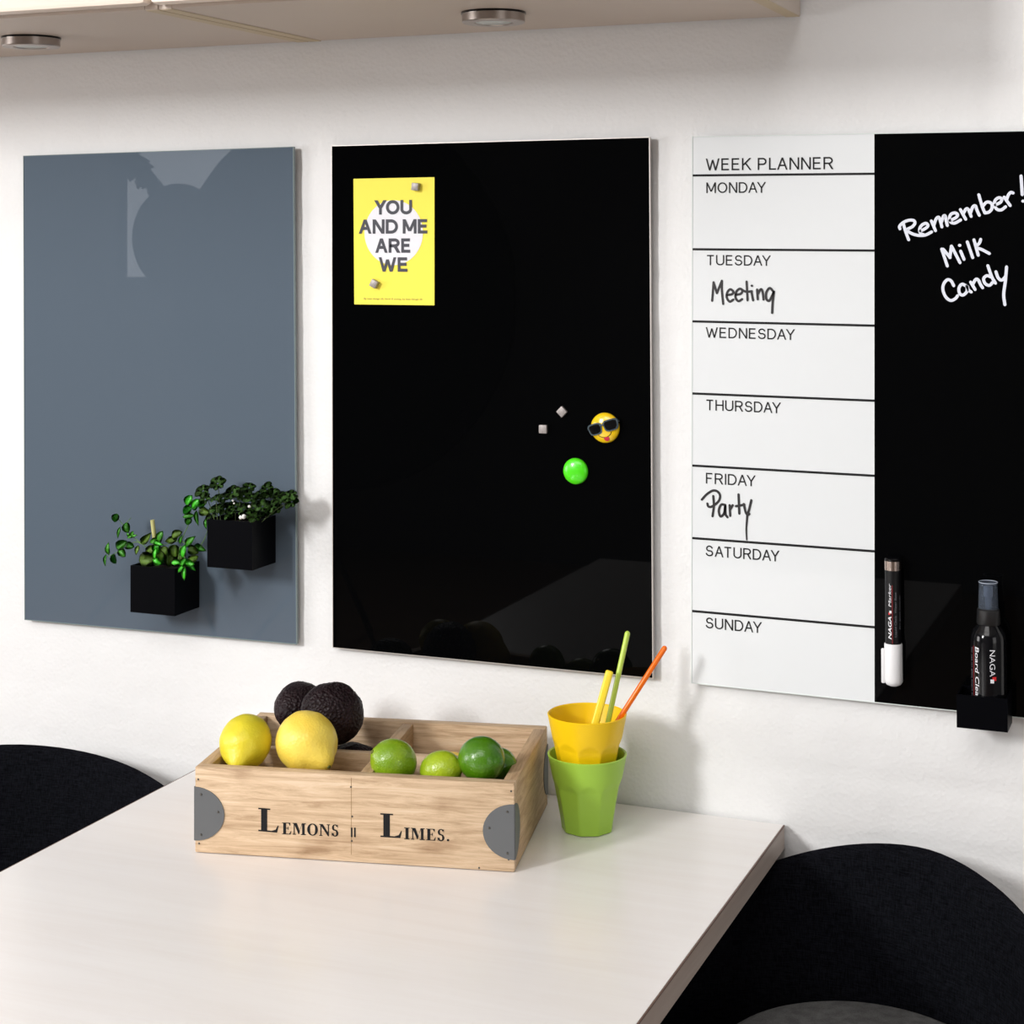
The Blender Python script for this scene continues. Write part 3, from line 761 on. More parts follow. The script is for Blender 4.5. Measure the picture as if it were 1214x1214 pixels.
LV = [ # centre x,y, length, width, direction deg (0 right, 90 down), depth, tone
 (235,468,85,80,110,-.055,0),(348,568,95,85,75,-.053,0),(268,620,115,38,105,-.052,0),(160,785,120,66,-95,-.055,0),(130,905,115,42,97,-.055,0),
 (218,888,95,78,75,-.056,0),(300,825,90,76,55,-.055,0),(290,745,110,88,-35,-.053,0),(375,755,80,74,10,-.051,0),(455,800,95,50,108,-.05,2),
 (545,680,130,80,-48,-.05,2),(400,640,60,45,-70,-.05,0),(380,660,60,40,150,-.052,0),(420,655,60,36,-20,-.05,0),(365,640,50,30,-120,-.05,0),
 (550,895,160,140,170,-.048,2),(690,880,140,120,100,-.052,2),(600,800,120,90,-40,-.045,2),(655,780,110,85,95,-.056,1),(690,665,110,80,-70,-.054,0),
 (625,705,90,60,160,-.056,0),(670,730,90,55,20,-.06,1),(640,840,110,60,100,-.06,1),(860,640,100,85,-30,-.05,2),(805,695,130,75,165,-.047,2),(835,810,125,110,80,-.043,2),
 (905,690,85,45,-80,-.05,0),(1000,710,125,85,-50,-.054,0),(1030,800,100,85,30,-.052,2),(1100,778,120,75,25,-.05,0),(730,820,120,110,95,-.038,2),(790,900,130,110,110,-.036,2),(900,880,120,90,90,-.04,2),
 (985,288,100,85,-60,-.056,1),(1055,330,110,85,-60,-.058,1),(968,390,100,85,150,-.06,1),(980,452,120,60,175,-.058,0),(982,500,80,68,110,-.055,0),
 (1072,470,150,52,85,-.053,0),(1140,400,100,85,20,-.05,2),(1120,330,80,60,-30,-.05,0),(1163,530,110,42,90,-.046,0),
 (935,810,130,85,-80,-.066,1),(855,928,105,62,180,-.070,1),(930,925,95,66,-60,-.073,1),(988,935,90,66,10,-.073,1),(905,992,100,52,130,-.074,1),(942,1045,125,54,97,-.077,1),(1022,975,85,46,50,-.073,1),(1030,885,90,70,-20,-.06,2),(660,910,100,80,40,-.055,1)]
for i, (x, y, l, w_, a, d, tn) in enumerate(LV):
    a = math.radians(a); dx, dy = math.cos(a)*l*.55, math.sin(a)*l*.55
    b_ = pp(x-dx, y-dy, d); t_ = pp(x+dx, y+dy, d-.004)
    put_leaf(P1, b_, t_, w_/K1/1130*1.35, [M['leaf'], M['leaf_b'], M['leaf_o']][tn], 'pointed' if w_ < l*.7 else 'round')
st0, st1 = pp(660, 900, -.045), pp(613, 490, -.05)
bm = bmesh.new(); d_ = (st1-st0)
mm = Matrix.Translation((0, 0, 0))
tube(bm, [Vector((0, 0, 0)), d_*.97, d_*.995, d_], .0027, 10)
stk = obj('plant_stake', bm, M['stake'], smooth=True, auto=60); stk.location = st0
tag(stk, 'pale round wooden stake stuck among the bright green herb', 'stake')
O2, K2 = (220, 560), 8.093
RS = [(170,180),(310,110),(190,260),(290,250),(360,250),(450,195),(520,190),(610,150),(560,230),(640,250),(700,260),(780,165),(835,200),(900,240),(1000,230),(1020,285),(300,350),(380,350),(480,330),(560,360),(650,430),(650,345),(740,330),(830,330),(250,395),(430,410),(700,400),(780,370),(860,345),(960,250),(720,200)]
for i, (x, y) in enumerate(RS):
    d = random.uniform(-.066, -.028)
    if x > 860: d = -.045
    if (x, y) == (650, 430): d = -.070
    c = pp(x, y, d, O2, K2)
    if i < 2 or i % 3 == 0:
        root = Vector((max(P2.location.x-W2*.4, min(P2.location.x+W2*.4, c.x)), max(-.058, min(-.022, d)), P2.location.z+H2-.008))
        stemtube(P2, [root, root.lerp(c, .6)+Vector((0, 0, .004)), c], .0006, M['stem_d'])
    n = 6; a0 = random.random()*6.28
    tilt = Vector((random.uniform(-.4, .5), random.uniform(-1.4, -.4), 1)).normalized()
    e1 = tilt.cross(Vector((0, 1, 0))).normalized(); e2 = tilt.cross(e1)
    for k_ in range(n):
        a = a0+2*PI*k_/n; L_ = random.uniform(.0080, .0118)
        dr = e1*math.cos(a)+e2*math.sin(a)+tilt*.15
        put_leaf(P2, c+dr*.001, c+dr*L_, L_*.9, M['leaf_d'], 'round', nrm=tuple(tilt))
for x, y, r in ((455, 270, .0016), (612, 328, .0019), (560, 425, .0030), (530, 432, .0025), (465, 298, .0011)):
    bm = bmesh.new(); bmesh.ops.create_icosphere(bm, subdivisions=2, radius=r)
    for v in bm.verts: v.co *= random.uniform(.8, 1.1)
    o = obj('perlite', bm, M['perlite'], P2, True); o.location = pp(x, y, -.068 if y > 400 else -.067, O2, K2)-Vector(P2.location)
o_st = None

# ------------------------------------------------------------------ marker pen
pa = at(1058.5, 661, 1, -.021); pb = at(1059.5, 813, 1, -.021)
pen = thing('marker_pen', 'black marker pen with white cap, held upright on the black panel', 'marker', (pb.x, -.0215, pb.z), (0, 0, 0))
PL = pa.z-pb.z; R_ = .0080
dxp = pa.x-pb.x
tilt = math.atan2(dxp, PL); pen.rotation_euler = (0, tilt, 0)
capL = .0445
bm = bmesh.new(); lathe(bm, [(0, 0), (.004, .0002), (.0075, .0018), (.0093, .0045), (.0095, .007), (.0093, capL-.001), (.0088, capL)], 32); obj('cap', bm, M['pen_white'], pen, True, 35)
bm = bmesh.new(); box(bm, (-.0098, -.0035, .021), (.0042, .004, .036), bev=.0012); obj('clip', bm, M['pen_white'], pen, True, 35)
bm = bmesh.new(); lathe(bm, [(.0083, capL-.0003), (.0083, PL-.012)], 32); obj('barrel', bm, M['pen_black'], pen, True, 35)
bm = bmesh.new(); lathe(bm, [(.0086, PL-.0125), (.0086, PL-.003)], 32); obj('metal_band', bm, M['champagne'], pen, True, 35)
bm = bmesh.new(); lathe(bm, [(.0084, PL-.003), (.0087, PL-.0024), (.0086, PL-.0006), (.0081, PL), (0, PL)], 32); obj('end_plug', bm, M['black_gloss'], pen, True, 35)
newbox('holder_clip', (0, .0087, PL*.55), (.008, .0006, .03), M['leg'], pen)
def wrap(bm_dst, s, a_c, z0, z1, cap, R, italic=0, flip=1, bold=0, th=.0001, spacing=1):
    """text running up the cylinder: reading upwards when flip=1, downwards when -1"""
    def fn(u, y, z):
        # u along the text, z across
        ang = a_c+(-1)*flip*z/R if flip == 1 else a_c+z/R
        rr = R-y
        zz = z0+(u if flip == 1 else -u)
        return Vector((rr*math.cos(ang), rr*math.sin(ang), zz))
    text_bm(bm_dst, s, 0, z1-z0 if flip == 1 else z0-z1, -cap/2, cap/2, 0, bold=bold, shear=italic, fn=fn, th=th, spacing=spacing)
# angle: the side facing the camera
def face_ang(o): d = CAM-Vector(o.location); return math.atan2(d.y, d.x)
fa = face_ang(pen)
bm = bmesh.new(); wrap(bm, 'NAGA', fa-.42, .0500, .0735, .0036, .00838, .2, bold=.02); wrap(bm, 'Marker', fa-.42, .0835, .1075, .0030, .00838, .2)
obj('printed_lettering', bm, M['print'], pen)
bm = bmesh.new(); wrap(bm, 'Liquid Chalk  Water Base', fa+.30, .0525, .0985, .0021, .00838); wrap(bm, 'for glass boards', fa+.95, .060, .095, .0014, .00838)
obj('small_print', bm, M['print_dim'], pen)
def cyl_rect(bm, a0, a1, z0, z1, R, n=4):
    vs0 = [bm.verts.new((R*math.cos(a0+(a1-a0)*i/n), R*math.sin(a0+(a1-a0)*i/n), z0)) for i in range(n+1)]
    vs1 = [bm.verts.new((R*math.cos(a0+(a1-a0)*i/n), R*math.sin(a0+(a1-a0)*i/n), z1)) for i in range(n+1)]
    for i in range(n): bm.faces.new((vs0[i], vs0[i+1], vs1[i+1], vs1[i]))
bm = bmesh.new(); cyl_rect(bm, fa-.14, fa-.06, .0455, .106, .00842); obj('red_line', bm, M['red_dim'], pen)
bm = bmesh.new(); cyl_rect(bm, fa-.60, fa-.36, .0752, .0776, .00844); obj('red_emblem', bm, M['red'], pen)
bm = bmesh.new(); cyl_rect(bm, fa-.46, fa-.20, .0768, .0795, .00846); obj('white_emblem', bm, M['print'], pen)

# ------------------------------------------------------------------ bottle holder and spray bottle
hx0 = at(1134, 840, 1, -.052).x; hx1 = at(1194.5, 840, 1, -.052).x
hz0 = at(1164, 865.5, 1, -.052).z; hz1 = at(1164, 826, 1, -.052).z
hc = (hx0+hx1)/2; hW = hx1-hx0; hD = .0395; hH = hz1-hz0
ho = thing('bottle_holder', 'black square magnetic holder box at the lower edge of the planner board', 'holder', (hc, YB-.0003-hD/2, hz0))
bm = bmesh.new(); th = .0018
for sy in (-1, 1): box(bm, (0, sy*(hD/2-th/2), hH/2), (hW, th, hH))
for sx in (-1, 1): box(bm, (sx*(hW/2-th/2), 0, hH/2), (th, hD-2*th, hH))
box(bm, (0, 0, th/2), (hW-2*th, hD-2*th, th)); obj('box', bm, M['pot'], ho)
bR = .0178
bt = thing('spray_bottle', 'black spray bottle with smoky clear cap standing in the holder', 'bottle', (at(1172, 760, 1, -.0325).x, YB-.0003-hD/2, hz0+th+.0003))
bz = bt.location.z
def zpx(y): return at(1171, y, 1, bt.location.y).z-bz
zs, zc, zk, zt_ = zpx(757), zpx(739), zpx(722), zpx(690)
bm = bmesh.new(); lathe(bm, [(0, 0), (bR-.002, 0), (bR, .002), (bR, zs-.001), (bR*.97, zs+.004), (bR*.86, zs+.009), (.0105, zc-.0005), (.0102, zc+.001)], 40); obj('bottle_body', bm, M['bottle'], bt, True, 40)
bm = bmesh.new(); lathe(bm, [(.0112, zc-.0005), (.0118, zc+.0005), (.0112, zk-.0005), (.0100, zk+.0008), (0, zk+.001)], 40); obj('spray_collar', bm, M['collar'], bt, True, 40)
bm = bmesh.new(); lathe(bm, [(.0032, zk), (.0032, zk+.012), (.0045, zk+.0125), (.0045, zt_-.004), (0, zt_-.004)], 20); obj('nozzle', bm, M['print_dim'], bt, True, 40)
bm = bmesh.new(); lathe(bm, [(.0100, zk+.001), (.0092, zt_-.001), (.0090, zt_), (.0080, zt_), (.0082, zt_-.002), (.0090, zk+.001)], 40, cap=False); obj('clear_cap', bm, M['clear'], bt, True, 40)
bm = bmesh.new()
for k_ in range(1):
    tr = [(.0092*math.cos(a), .0092*math.sin(a), zt_) for a in [2*PI*i/40 for i in range(41)]]; tube(bm, tr, .00045, 6, cap=False)
obj('cap_rim', bm, M['clear_rim'], bt, True)
fb = face_ang(bt); zT = zpx(766); 
bm = bmesh.new(); wrap(bm, 'NAGA', fb+.20, zT, zT-.0265, .0052, bR+.0001, 0, -1, bold=-.002); wrap(bm, 'Board Cleaner', fb-.70, zT+.0015, zT-.063, .0046, bR+.0001, .1, -1, bold=.004)
obj('printed_lettering', bm, M['print'], bt)
bm = bmesh.new(); wrap(bm, 'for use on glass board surfaces', fb-1.15, zT, zT-.062, .002, bR+.0001, 0, -1); obj('small_print', bm, M['print_dim'], bt)
bm = bmesh.new(); cyl_rect(bm, fb-1.0, fb-.94, zT-.06, zT+.002, bR+.00012); obj('red_line', bm, M['red_dim'], bt)
bm = bmesh.new(); cyl_rect(bm, fb+.19, fb+.41, zT-.0305, zT-.0268, bR+.00012); obj('red_emblem', bm, M['red'], bt)
bm = bmesh.new(); cyl_rect(bm, fb+.08, fb+.28, zT-.0330, zT-.0292, bR+.00018); obj('white_emblem', bm, M['print'], bt)

# ------------------------------------------------------------------ crate
CA = math.atan2(.0697, .3273); CW, CD_, CH = .3347, .209, .0875
CO = Vector((-.985, -.3128, TZ))
cr = thing('wooden_crate', 'divided raw pine crate of citrus and avocados with serif lettering', 'crate', CO, (0, 0, CA))
ex = Vector((math.cos(CA), math.sin(CA), 0)); ey = Vector((-math.sin(CA), math.cos(CA), 0))
def clocal(p): d = Vector(p)-CO; return (d.dot(ex), d.dot(ey), d.z)
T = .0135; Z0 = .0006
def plank(name, c, s, mt): 
    bm = bmesh.new(); box(bm, c, s, bev=.0013)
    return obj(name, bm, mt, cr, True, 40)
plank('front_board', (CW/2, T/2, CH/2+Z0), (CW, T, CH), M['crate'])
plank('back_board', (CW/2, CD_-T/2, CH/2+Z0), (CW, T, CH), M['crate'])
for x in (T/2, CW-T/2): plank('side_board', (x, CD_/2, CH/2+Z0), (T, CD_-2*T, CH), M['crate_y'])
plank('bottom_board', (CW/2, CD_/2, .0055+Z0), (CW-2*T, CD_-2*T, .010), M['crate'])
plank('long_divider', (CW/2, CD_/2, .045+Z0), (CW-2*T, .010, .070), M['crate'])
for y in (T+(CD_/2-.005-T)/2, CD_/2+.005+(CD_/2-.005-T)/2):
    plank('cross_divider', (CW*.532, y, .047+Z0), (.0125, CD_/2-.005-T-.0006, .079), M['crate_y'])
# half round zinc brackets on corners
def half_plate(bm, org, u, w_, r, n=20, th=.0009, nrm=None):
    nn = nrm
    pts = [org+w_*r*math.cos(a)+u*r*1.02*math.sin(a) for a in [PI*k_/n for k_ in range(n+1)]]
    f = [bm.verts.new(p+nn*th) for p in pts]; b_ = [bm.verts.new(p) for p in pts]
    bm.faces.new(f); bm.faces.new(b_[::-1])
    for i in range(len(pts)):
        j = (i+1) % len(pts); bm.faces.new((f[i], b_[i], b_[j], f[j]))
BR = .0275
X_, Y_, Z_ = Vector((1, 0, 0)), Vector((0, 1, 0)), Vector((0, 0, 1))
for cx_, cy_, ux, uy in ((0, 0, X_, Y_), (CW, 0, -X_, Y_), (0, CD_, X_, -Y_), (CW, CD_, -X_, -Y_)):
    bm = bmesh.new(); zc_ = Vector((cx_, cy_, CH*.5+Z0-.004))
    half_plate(bm, zc_, ux*1.14, Z_, BR, nrm=-uy); half_plate(bm, zc_, uy*1.0, Z_, BR, nrm=-ux)
    o = obj('corner_bracket', bm, M['bracket'], cr)
    for du, dv in ((.007, .020), (.0255, .003), (.007, -.021)):
        bmn = bmesh.new(); lathe(bmn, [(.0013, 0), (.0011, .0007), (0, .0009)], 10, Matrix.Translation(zc_+ux*du-uy*.0009+Z_*dv) @ (Matrix.Rotation(PI/2, 4, 'X') if uy.y > 0 else Matrix.Rotation(-PI/2, 4, 'X')))
        obj('nail', bmn, M['nail'], o)
FN = -ey; FP = CO.copy()
def fpt(px, py): p = clocal(on_plane(px, py, FP, FN)); return p[0], p[2]
for px, py in ((416, 933), (417, 997), (606, 938), (568, 1029), (236, 1000), (235, 924), (603, 1019), (417.5, 968)):
    u, v = fpt(px, py); bmn = bmesh.new(); lathe(bmn, [(.0011, 0), (.0009, .0004), (0, .0005)], 8, Matrix.Translation((u, 0, v)) @ Matrix.Rotation(PI/2, 4, 'X'))
    obj('nail', bmn, M['nail'], cr)
u, _ = fpt(416.5, 950); newbox('board_joint', (u, -.00002, CH/2+.003), (.00035, .0003, CH-.010), M['tip'], cr)

# serif capitals, unit height, list of polygons
def bar(x0, x1, y0, y1): return [(x0, y0), (x1, y0), (x1, y1), (x0, y1)]
def arcband(cx, cy, rx, ry, a0, a1, t0, t1, n=14):
    """crescent stroke: thickness modulated, outer ellipse rx,ry"""
    o_, i_ = [], []
    for k_ in range(n+1):
        a = math.radians(a0+(a1-a0)*k_/n); th_ = t0+(t1-t0)*abs(math.cos(a))
        o_.append((cx+rx*math.cos(a), cy+ry*math.sin(a))); i_.append((cx+(rx-th_)*math.cos(a), cy+(ry-(t0+(t1-t0)*abs(math.cos(a))*.35))*math.sin(a)))
    return [[o_[k_], o_[k_+1], i_[k_+1], i_[k_]] for k_ in range(n)]
G = {}
G['L'] = (.80, [bar(.11, .35, 0, 1), bar(0, .47, .94, 1), bar(0, .5, 0, .06), [(.3, 0), (.74, 0), (.80, .30), (.765, .30), (.68, .12), (.5, .05), (.3, .045)]])
G['E'] = (.74, [bar(.09, .32, 0, 1), bar(0, .3, .94, 1), bar(0, .3, 0, .06), [(.28, .94), (.52, .94), (.62, .74), (.66, .74), (.655, 1), (.28, 1)], [(.28, 0), (.68, 0), (.74, .30), (.70, .30), (.58, .06), (.28, .06)], bar(.28, .48, .49, .55), [(.48, .36), (.51, .36), (.51, .68), (.48, .68), (.44, .52)]])
G['M'] = (1.06, [bar(.09, .17, 0, 1), bar(0, .26, 0, .07), bar(0, .16, .93, 1), [(.10, 1), (.34, 1), (.58, .30), (.52, .06), (.46, .06)], [(.50, .06), (.54, .22), (.79, 1), (.74, 1)], bar(.76, .96, 0, 1), bar(.66, 1.06, 0, .07), bar(.76, 1.06, .93, 1)])
G['O'] = (.86, arcband(.43, .5, .43, .52, 0, 360, .075, .23, 28))
G['N'] = (.86, [bar(.09, .17, 0, 1), bar(0, .26, 0, .07), bar(0, .2, .93, 1), [(.05, 1), (.29, 1), (.76, .2), (.76, -.02), (.70, -.02)], bar(.69, .77, 0, 1), bar(.60, .86, .93, 1)])
G['S'] = (.60, arcband(.30, .735, .25, .285, 25, 180, .07, .16)+arcband(.30, .735, .25, .285, 180, 245, .08, .17)+[[(.09, .60), (.20, .50), (.50, .40), (.47, .52), (.22, .62)], ]+arcband(.29, .265, .27, .285, -180, 65, .08, .18)+[bar(.03, .06, 0, .3), bar(.485, .515, .7, 1)]+[[(.16, .57), (.40, .42), (.52, .38), (.48, .5), (.24, .62)]])
G['I'] = (.42, [bar(.10, .33, 0, 1), bar(0, .42, .93, 1), bar(0, .42, 0, .07)])
G['.'] = (.26, [[(.13+.1*math.cos(a), .1+.1*math.sin(a)) for a in [k_*PI/5 for k_ in range(10)]]])
def serif(bm, s, x0, x1, zb0, h, slope=0):
    adv = [G[c][0] for c in s]; gap = .10; tot = sum(adv)+gap*(len(s)-1); sx = (x1-x0)/tot; x = 0
    kk = 0
    for c, a in zip(s, adv):
        for poly in G[c][1]:
            kk += 1
            yy = -.0003-.000008*(kk % 9)
            f = [bm.verts.new((x0+(x+p[0])*sx, yy, zb0+p[1]*h+slope*(x+p[0])*sx)) for p in poly]
            try: fc = bm.faces.new(f)
            except ValueError: continue
        x += a+gap
def ser_px(s, xl, yl, xr, yr, ht):
    bm = bmesh.new()
    u0, v0 = fpt(xl, yl); u1, v1 = fpt(xr, yr); _, v2 = fpt(xl, yl-ht)
    serif(bm, s, u0, u1, v0, v2-v0, (v1-v0)/(u1-u0)); ink_obj(bm)
def ink_obj(bm, name='printed_word'):
    bmesh.ops.recalc_face_normals(bm, faces=bm.faces[:])
    for f in bm.faces:
        if f.normal.y > 0: f.normal_flip()
    obj(name, bm, M['ink'], cr)
# crop origin (270,920), scale 4.186
ser_px('L', 270+152/4.186, 920+273/4.186, 270+253/4.186, 920+281/4.186, 116/4.186)
ser_px('EMONS', 270+270/4.186, 920+288/4.186, 270+552/4.186, 920+300/4.186, 58/4.186)
ser_px('L', 270+758/4.186, 920+302/4.186, 270+865/4.186, 920+308/4.186, 118/4.186)
ser_px('IMES.', 270+876/4.186, 920+313/4.186, 270+1102/4.186, 920+324/4.186, 58/4.186)
for xx in (615, 631):
    u0, v0 = fpt(270+xx/4.186, 920+303/4.186); u1, v1 = fpt(270+(xx+8)/4.186, 920+256/4.186)
    u1 = u0+.0017
    bm = bmesh.new(); f = [bm.verts.new((a, -.0003, b)) for a, b in ((u0-.0008, v0), (u1-.0008, v0), (u1-.0008, v1), (u0-.0008, v1))]; bm.faces.new(f); ink_obj(bm, 'printed_bar')

# ------------------------------------------------------------------ fruit
def fruit_mesh(kind, seed):
    from mathutils import noise
    bm = bmesh.new(); bmesh.ops.create_uvsphere(bm, u_segments=72 if kind == 'avocado' else 48, v_segments=54 if kind == 'avocado' else 40, radius=1)
    for v in bm.verts:
        c = v.co.copy(); z = c.z
        if kind == 'lemon':
            r = 1+.025*noise.noise(c*2.2+Vector((seed, 0, 0)))+.012*noise.noise(c*6+Vector((seed, 3, 0)))
            p = c*r
            if z > .80: k_ = (z-.80)/.20; p.z += .29*k_**1.9
            if z < -.9: k_ = (-z-.9)/.1; p.z -= .06*k_
            v.co = p
        elif kind == 'lime':
            r = 1+.012*noise.noise(c*2+Vector((seed, 0, 0)))
            p = c*r
            if z > .93: p.z += .07*((z-.93)/.07)
            if z < -.95: p.z += .03*((-z-.95)/.05)
            v.co = p
        else:
            n_ = noise.noise(c*9+Vector((seed, 0, 0)))*.022+noise.noise(c*22+Vector((seed, 7, 0)))*.012+noise.noise(c*2.5+Vector((seed, 1, 0)))*.03
            n_ += noise.noise(c*30+Vector((seed, 9, 0)))*.014; s = 1-.20*max(0, z)**1.2
            v.co = Vector((c.x*s, c.y*s, z))*(1+n_)
    return bm
def fruit(name, kind, px, py, depth_y, rx, rlong, axis_dir, mt, label, cat, group, seed, tipm=None):
    """px,py centre, axis_dir direction of the nipple end"""
    c = at(px, py, 1, depth_y)
    t = thing(name, label, cat, c, (0, 0, 0), group)
    q = Vector(axis_dir).normalized().to_track_quat('Z', 'Y'); t.rotation_mode = 'QUATERNION'; t.rotation_quaternion = q
    bm = fruit_mesh(kind, seed)
    for v in bm.verts: v.co = Vector((v.co.x*rx, v.co.y*rx, v.co.z*rlong))
    obj('peel' if kind != 'avocado' else 'skin', bm, mt, t, True)
    if tipm:
        bm = bmesh.new(); bmesh.ops.create_icosphere(bm, subdivisions=2, radius=1)
        zt2 = rlong*(1.285 if kind == 'lemon' else 1.065 if kind == 'lime' else 1.0)
        for v in bm.verts: v.co = Vector((v.co.x*.0023, v.co.y*.0023, v.co.z*.0013+zt2))
        obj('stem_end', bm, tipm, t, True)
    return t
tocam = (CAM-Vector((-.95, -.25, .84))).normalized()
def axis(right, up, fwd):  # relative to view
    v = R2*right+U2*up+(-Fw)*fwd; return v
fruit('lemon', 'lemon', 291, 879.5, -.258, .0271, .0298, axis(-.14, -.47, .85), M['lemon_g'], 'greenish yellow lemon at the left corner of the crate', 'lemon', 'lemons in the crate', 1, M['tip'])
fruit('lemon', 'lemon', 363.5, 880, -.240, .0318, .0335, axis(.62, -.38, .69), M['lemon'], 'large bright yellow lemon in front of the avocados', 'lemon', 'lemons in the crate', 2, M['tip_g'])
cl = lambda u, v, z: CO+ex*u+ey*v+Vector((0, 0, z))
def fruit_at(name, kind, pos, *a):
    t = fruit(name, kind, 600, 800, -.2, *a); t.location = pos; return t
fruit_at('lemon', 'lemon', cl(.127, .050, .0465), .027, .0325, (1, .3, .1), M['lemon'], 'lemon mostly hidden deep in the crate under the large bright lemon', 'lemon', 'lemons in the crate', 3, M['tip_g'])
fruit_at('lemon', 'lemon', cl(.049, .052, .040), .0265, .031, (.4, 1, .1), M['lemon'], 'lemon lying beneath the greenish lemon in the crate', 'lemon', 'lemons in the crate', 4, M['tip_g'])
fruit_at('lemon', 'lemon', cl(.2385, .150, .0435), .0270, .0325, (1, .2, .0), M['lemon'], 'lemon just showing over the divider in the rear right compartment', 'lemon', 'lemons in the crate', 5, M['tip_g'])
lg = 'limes in the crate'
fruit('lime', 'lime', 466.5, 903, -.232, .0228, .0245, axis(-.80, .48, .3), M['lime'], 'green lime nearest the middle divider', 'lime', lg, 6, M['tip_g'])
fruit('lime', 'lime', 523, 912.5, -.222, .0190, .0225, axis(.9, .2, .3), M['lime_l'], 'pale green lime sunk between two larger limes', 'lime', lg, 7, M['tip_g'])
fruit('lime', 'lime', 571, 900, -.215, .0228, .0248, axis(.75, .1, .55), M['lime_d'], 'dark glossy green lime, the largest one', 'lime', lg, 8, None)
fruit('lime', 'lime', 591, 908, -.180, .0185, .0195, axis(.6, .3, .3), M['lime_d'], 'dark lime half hidden behind the glossy dark green lime', 'lime', lg, 9, None)
ag = 'avocados in the crate'
fruit('avocado', 'avocado', 354, 838, -.128, .0272, .037, axis(-.25, .05, .8), M['avocado'], 'rear left dark avocado partly behind the bigger one', 'avocado', ag, 11, None)
fruit('avocado', 'avocado', 393, 845, -.168, .0333, .039, axis(-.5, .45, .6), M['avocado'], 'big dark wrinkled avocado right behind the bright lemon', 'avocado', ag, 12, None)
fruit_at('avocado', 'avocado', cl(.128, .146, .0475), .0290, .040, (1, .25, .1), M['avocado'], 'black avocado lying low in the rear left compartment', 'avocado', ag, 13, None)
fruit_at('avocado', 'avocado', cl(.058, .150, .0415), .0290, .035, (.3, 1, .1), M['avocado'], 'avocado hidden below the rear left one', 'avocado', ag, 14, None)

# ------------------------------------------------------------------ cups
CUP = Vector((-.6335, -.0955, TZ))
Zg = at(697, 893.5, 1, CUP.y).z-TZ; Zy = at(697, 846.5, 1, CUP.y).z-TZ
def cup(name, base_z, H, Rb, Rtp, mt, label, grp):
    t = thing(name, label, 'cup', (CUP.x, CUP.y, base_z), group=grp)
    bm = bmesh.new(); n = 144; nf = 9; th = .0022
    a0 = face_ang(t)+math.radians(4)
    def rc(s): return Rb+(Rtp-Rb)*(s**1.12)
    def rad(a, s):
        r = rc(s)
        k_ = 1.03-.085*min(1, max(0, (.72-s)/.13))**.7 if s < .72 else 1.1
        fa_ = (a-a0) % (2*PI/nf); 
        if fa_ > PI/nf: fa_ -= 2*PI/nf
        return min(r, r*k_/math.cos(fa_)) if s > .02 else min(r, r*.955/math.cos(fa_))
    rows = []
    S_ = [0, .012, .03]+[.05+.95*i/44 for i in range(45)]
    for s in S_:
        e = 0 if s > 0 else -.0012
        rows.append([bm.verts.new(((rad(2*PI*i/n, s)+e)*math.cos(2*PI*i/n), (rad(2*PI*i/n, s)+e)*math.sin(2*PI*i/n), s*H)) for i in range(n)])
    rows.append([bm.verts.new(((Rtp-th*.5)*math.cos(2*PI*i/n), (Rtp-th*.5)*math.sin(2*PI*i/n), H+.0007)) for i in range(n)])
    for s in (.995, .8, .6, .4, .2, .04):
        rows.append([bm.verts.new(((rad(2*PI*i/n, s)-th)*math.cos(2*PI*i/n), (rad(2*PI*i/n, s)-th)*math.sin(2*PI*i/n), s*H)) for i in range(n)])
    for a, b in zip(rows, rows[1:]):
        for i in range(n): bm.faces.new((a[i], a[(i+1) % n], b[(i+1) % n], b[i]))
    bm.faces.new(rows[0][::-1]); bm.faces.new(rows[-1])
    obj('cup_wall', bm, mt, t, True, 28)
    return t
cup('tumbler', TZ+.0004, Zg, .0275, .0425, M['cup_g'], 'lime green fluted tumbler standing on the table', 'nested fluted tumblers')
cup('tumbler', TZ+Zy-Zg+.0004, Zg, .0275, .0425, M['cup_y'], 'yellow fluted tumbler stacked inside the green one', 'nested fluted tumblers')
# stirrers: foot inside the yellow cup, top at the photographed end
def stirrer(name, tip_px, tip_y, mid_px, mt, label, r, flat=False):
    top = at(tip_px[0], tip_px[1], 1, tip_y)
    # cup mouth crossing point
    c = at(mid_px[0], mid_px[1], 1, mid_px[2])
    d = (c-top); z_ = TZ+Zy-Zg+.010
    while True:     # the foot rests where the stick first meets the sloping cup wall
        foot = top+d*((z_-top.z)/d.z); off = Vector((foot.x-CUP.x, foot.y-CUP.y, 0))
        if off.length < .0255+.014*(z_-(TZ+Zy-Zg))/Zg-r-.0035 or z_ > top.z-.05: break
        z_ += .002
    o = None; bm = bmesh.new(); L_ = (top-foot).length
    if flat:
        prof = [(-r*1.5, 0)]; box(bm, (0, 0, L_/2), (r*2.7, r*1.5, L_), bev=r*.6)
    else:
        pr = [(0, 0), (r*.6, .0003), (r, r*.7), (r, L_-r)]+[(r*math.cos(a), L_-r+r*math.sin(a)) for a in (.5, 1.0, 1.35)]+[(0, L_)]
        lathe(bm, pr, 16)
    o = obj(name, bm, mt, smooth=True, auto=50)
    o.location = foot; q = (top-foot).to_track_quat('Z', 'Y'); o.rotation_mode = 'QUATERNION'; o.rotation_quaternion = q
    if flat:
        # turn the flat side to the viewer
        vd = q.inverted() @ (CAM-foot); o.rotation_quaternion = q @ Quaternion((0, 0, 1), math.atan2(vd.y, vd.x)+PI/2)
    return tag(o, label, 'stirrer', 'plastic stirrers in the cup')
stirrer('drink_stirrer', (723, 795), -.098, (706, 857, -.112), M['st_y'], 'short flat yellow stirrer in the yellow tumbler', .0031, True)
stirrer('drink_stirrer', (744.5, 748), -.075, (721.5, 853, -.098), M['st_g'], 'tall green stirrer in the yellow tumbler', .0029)
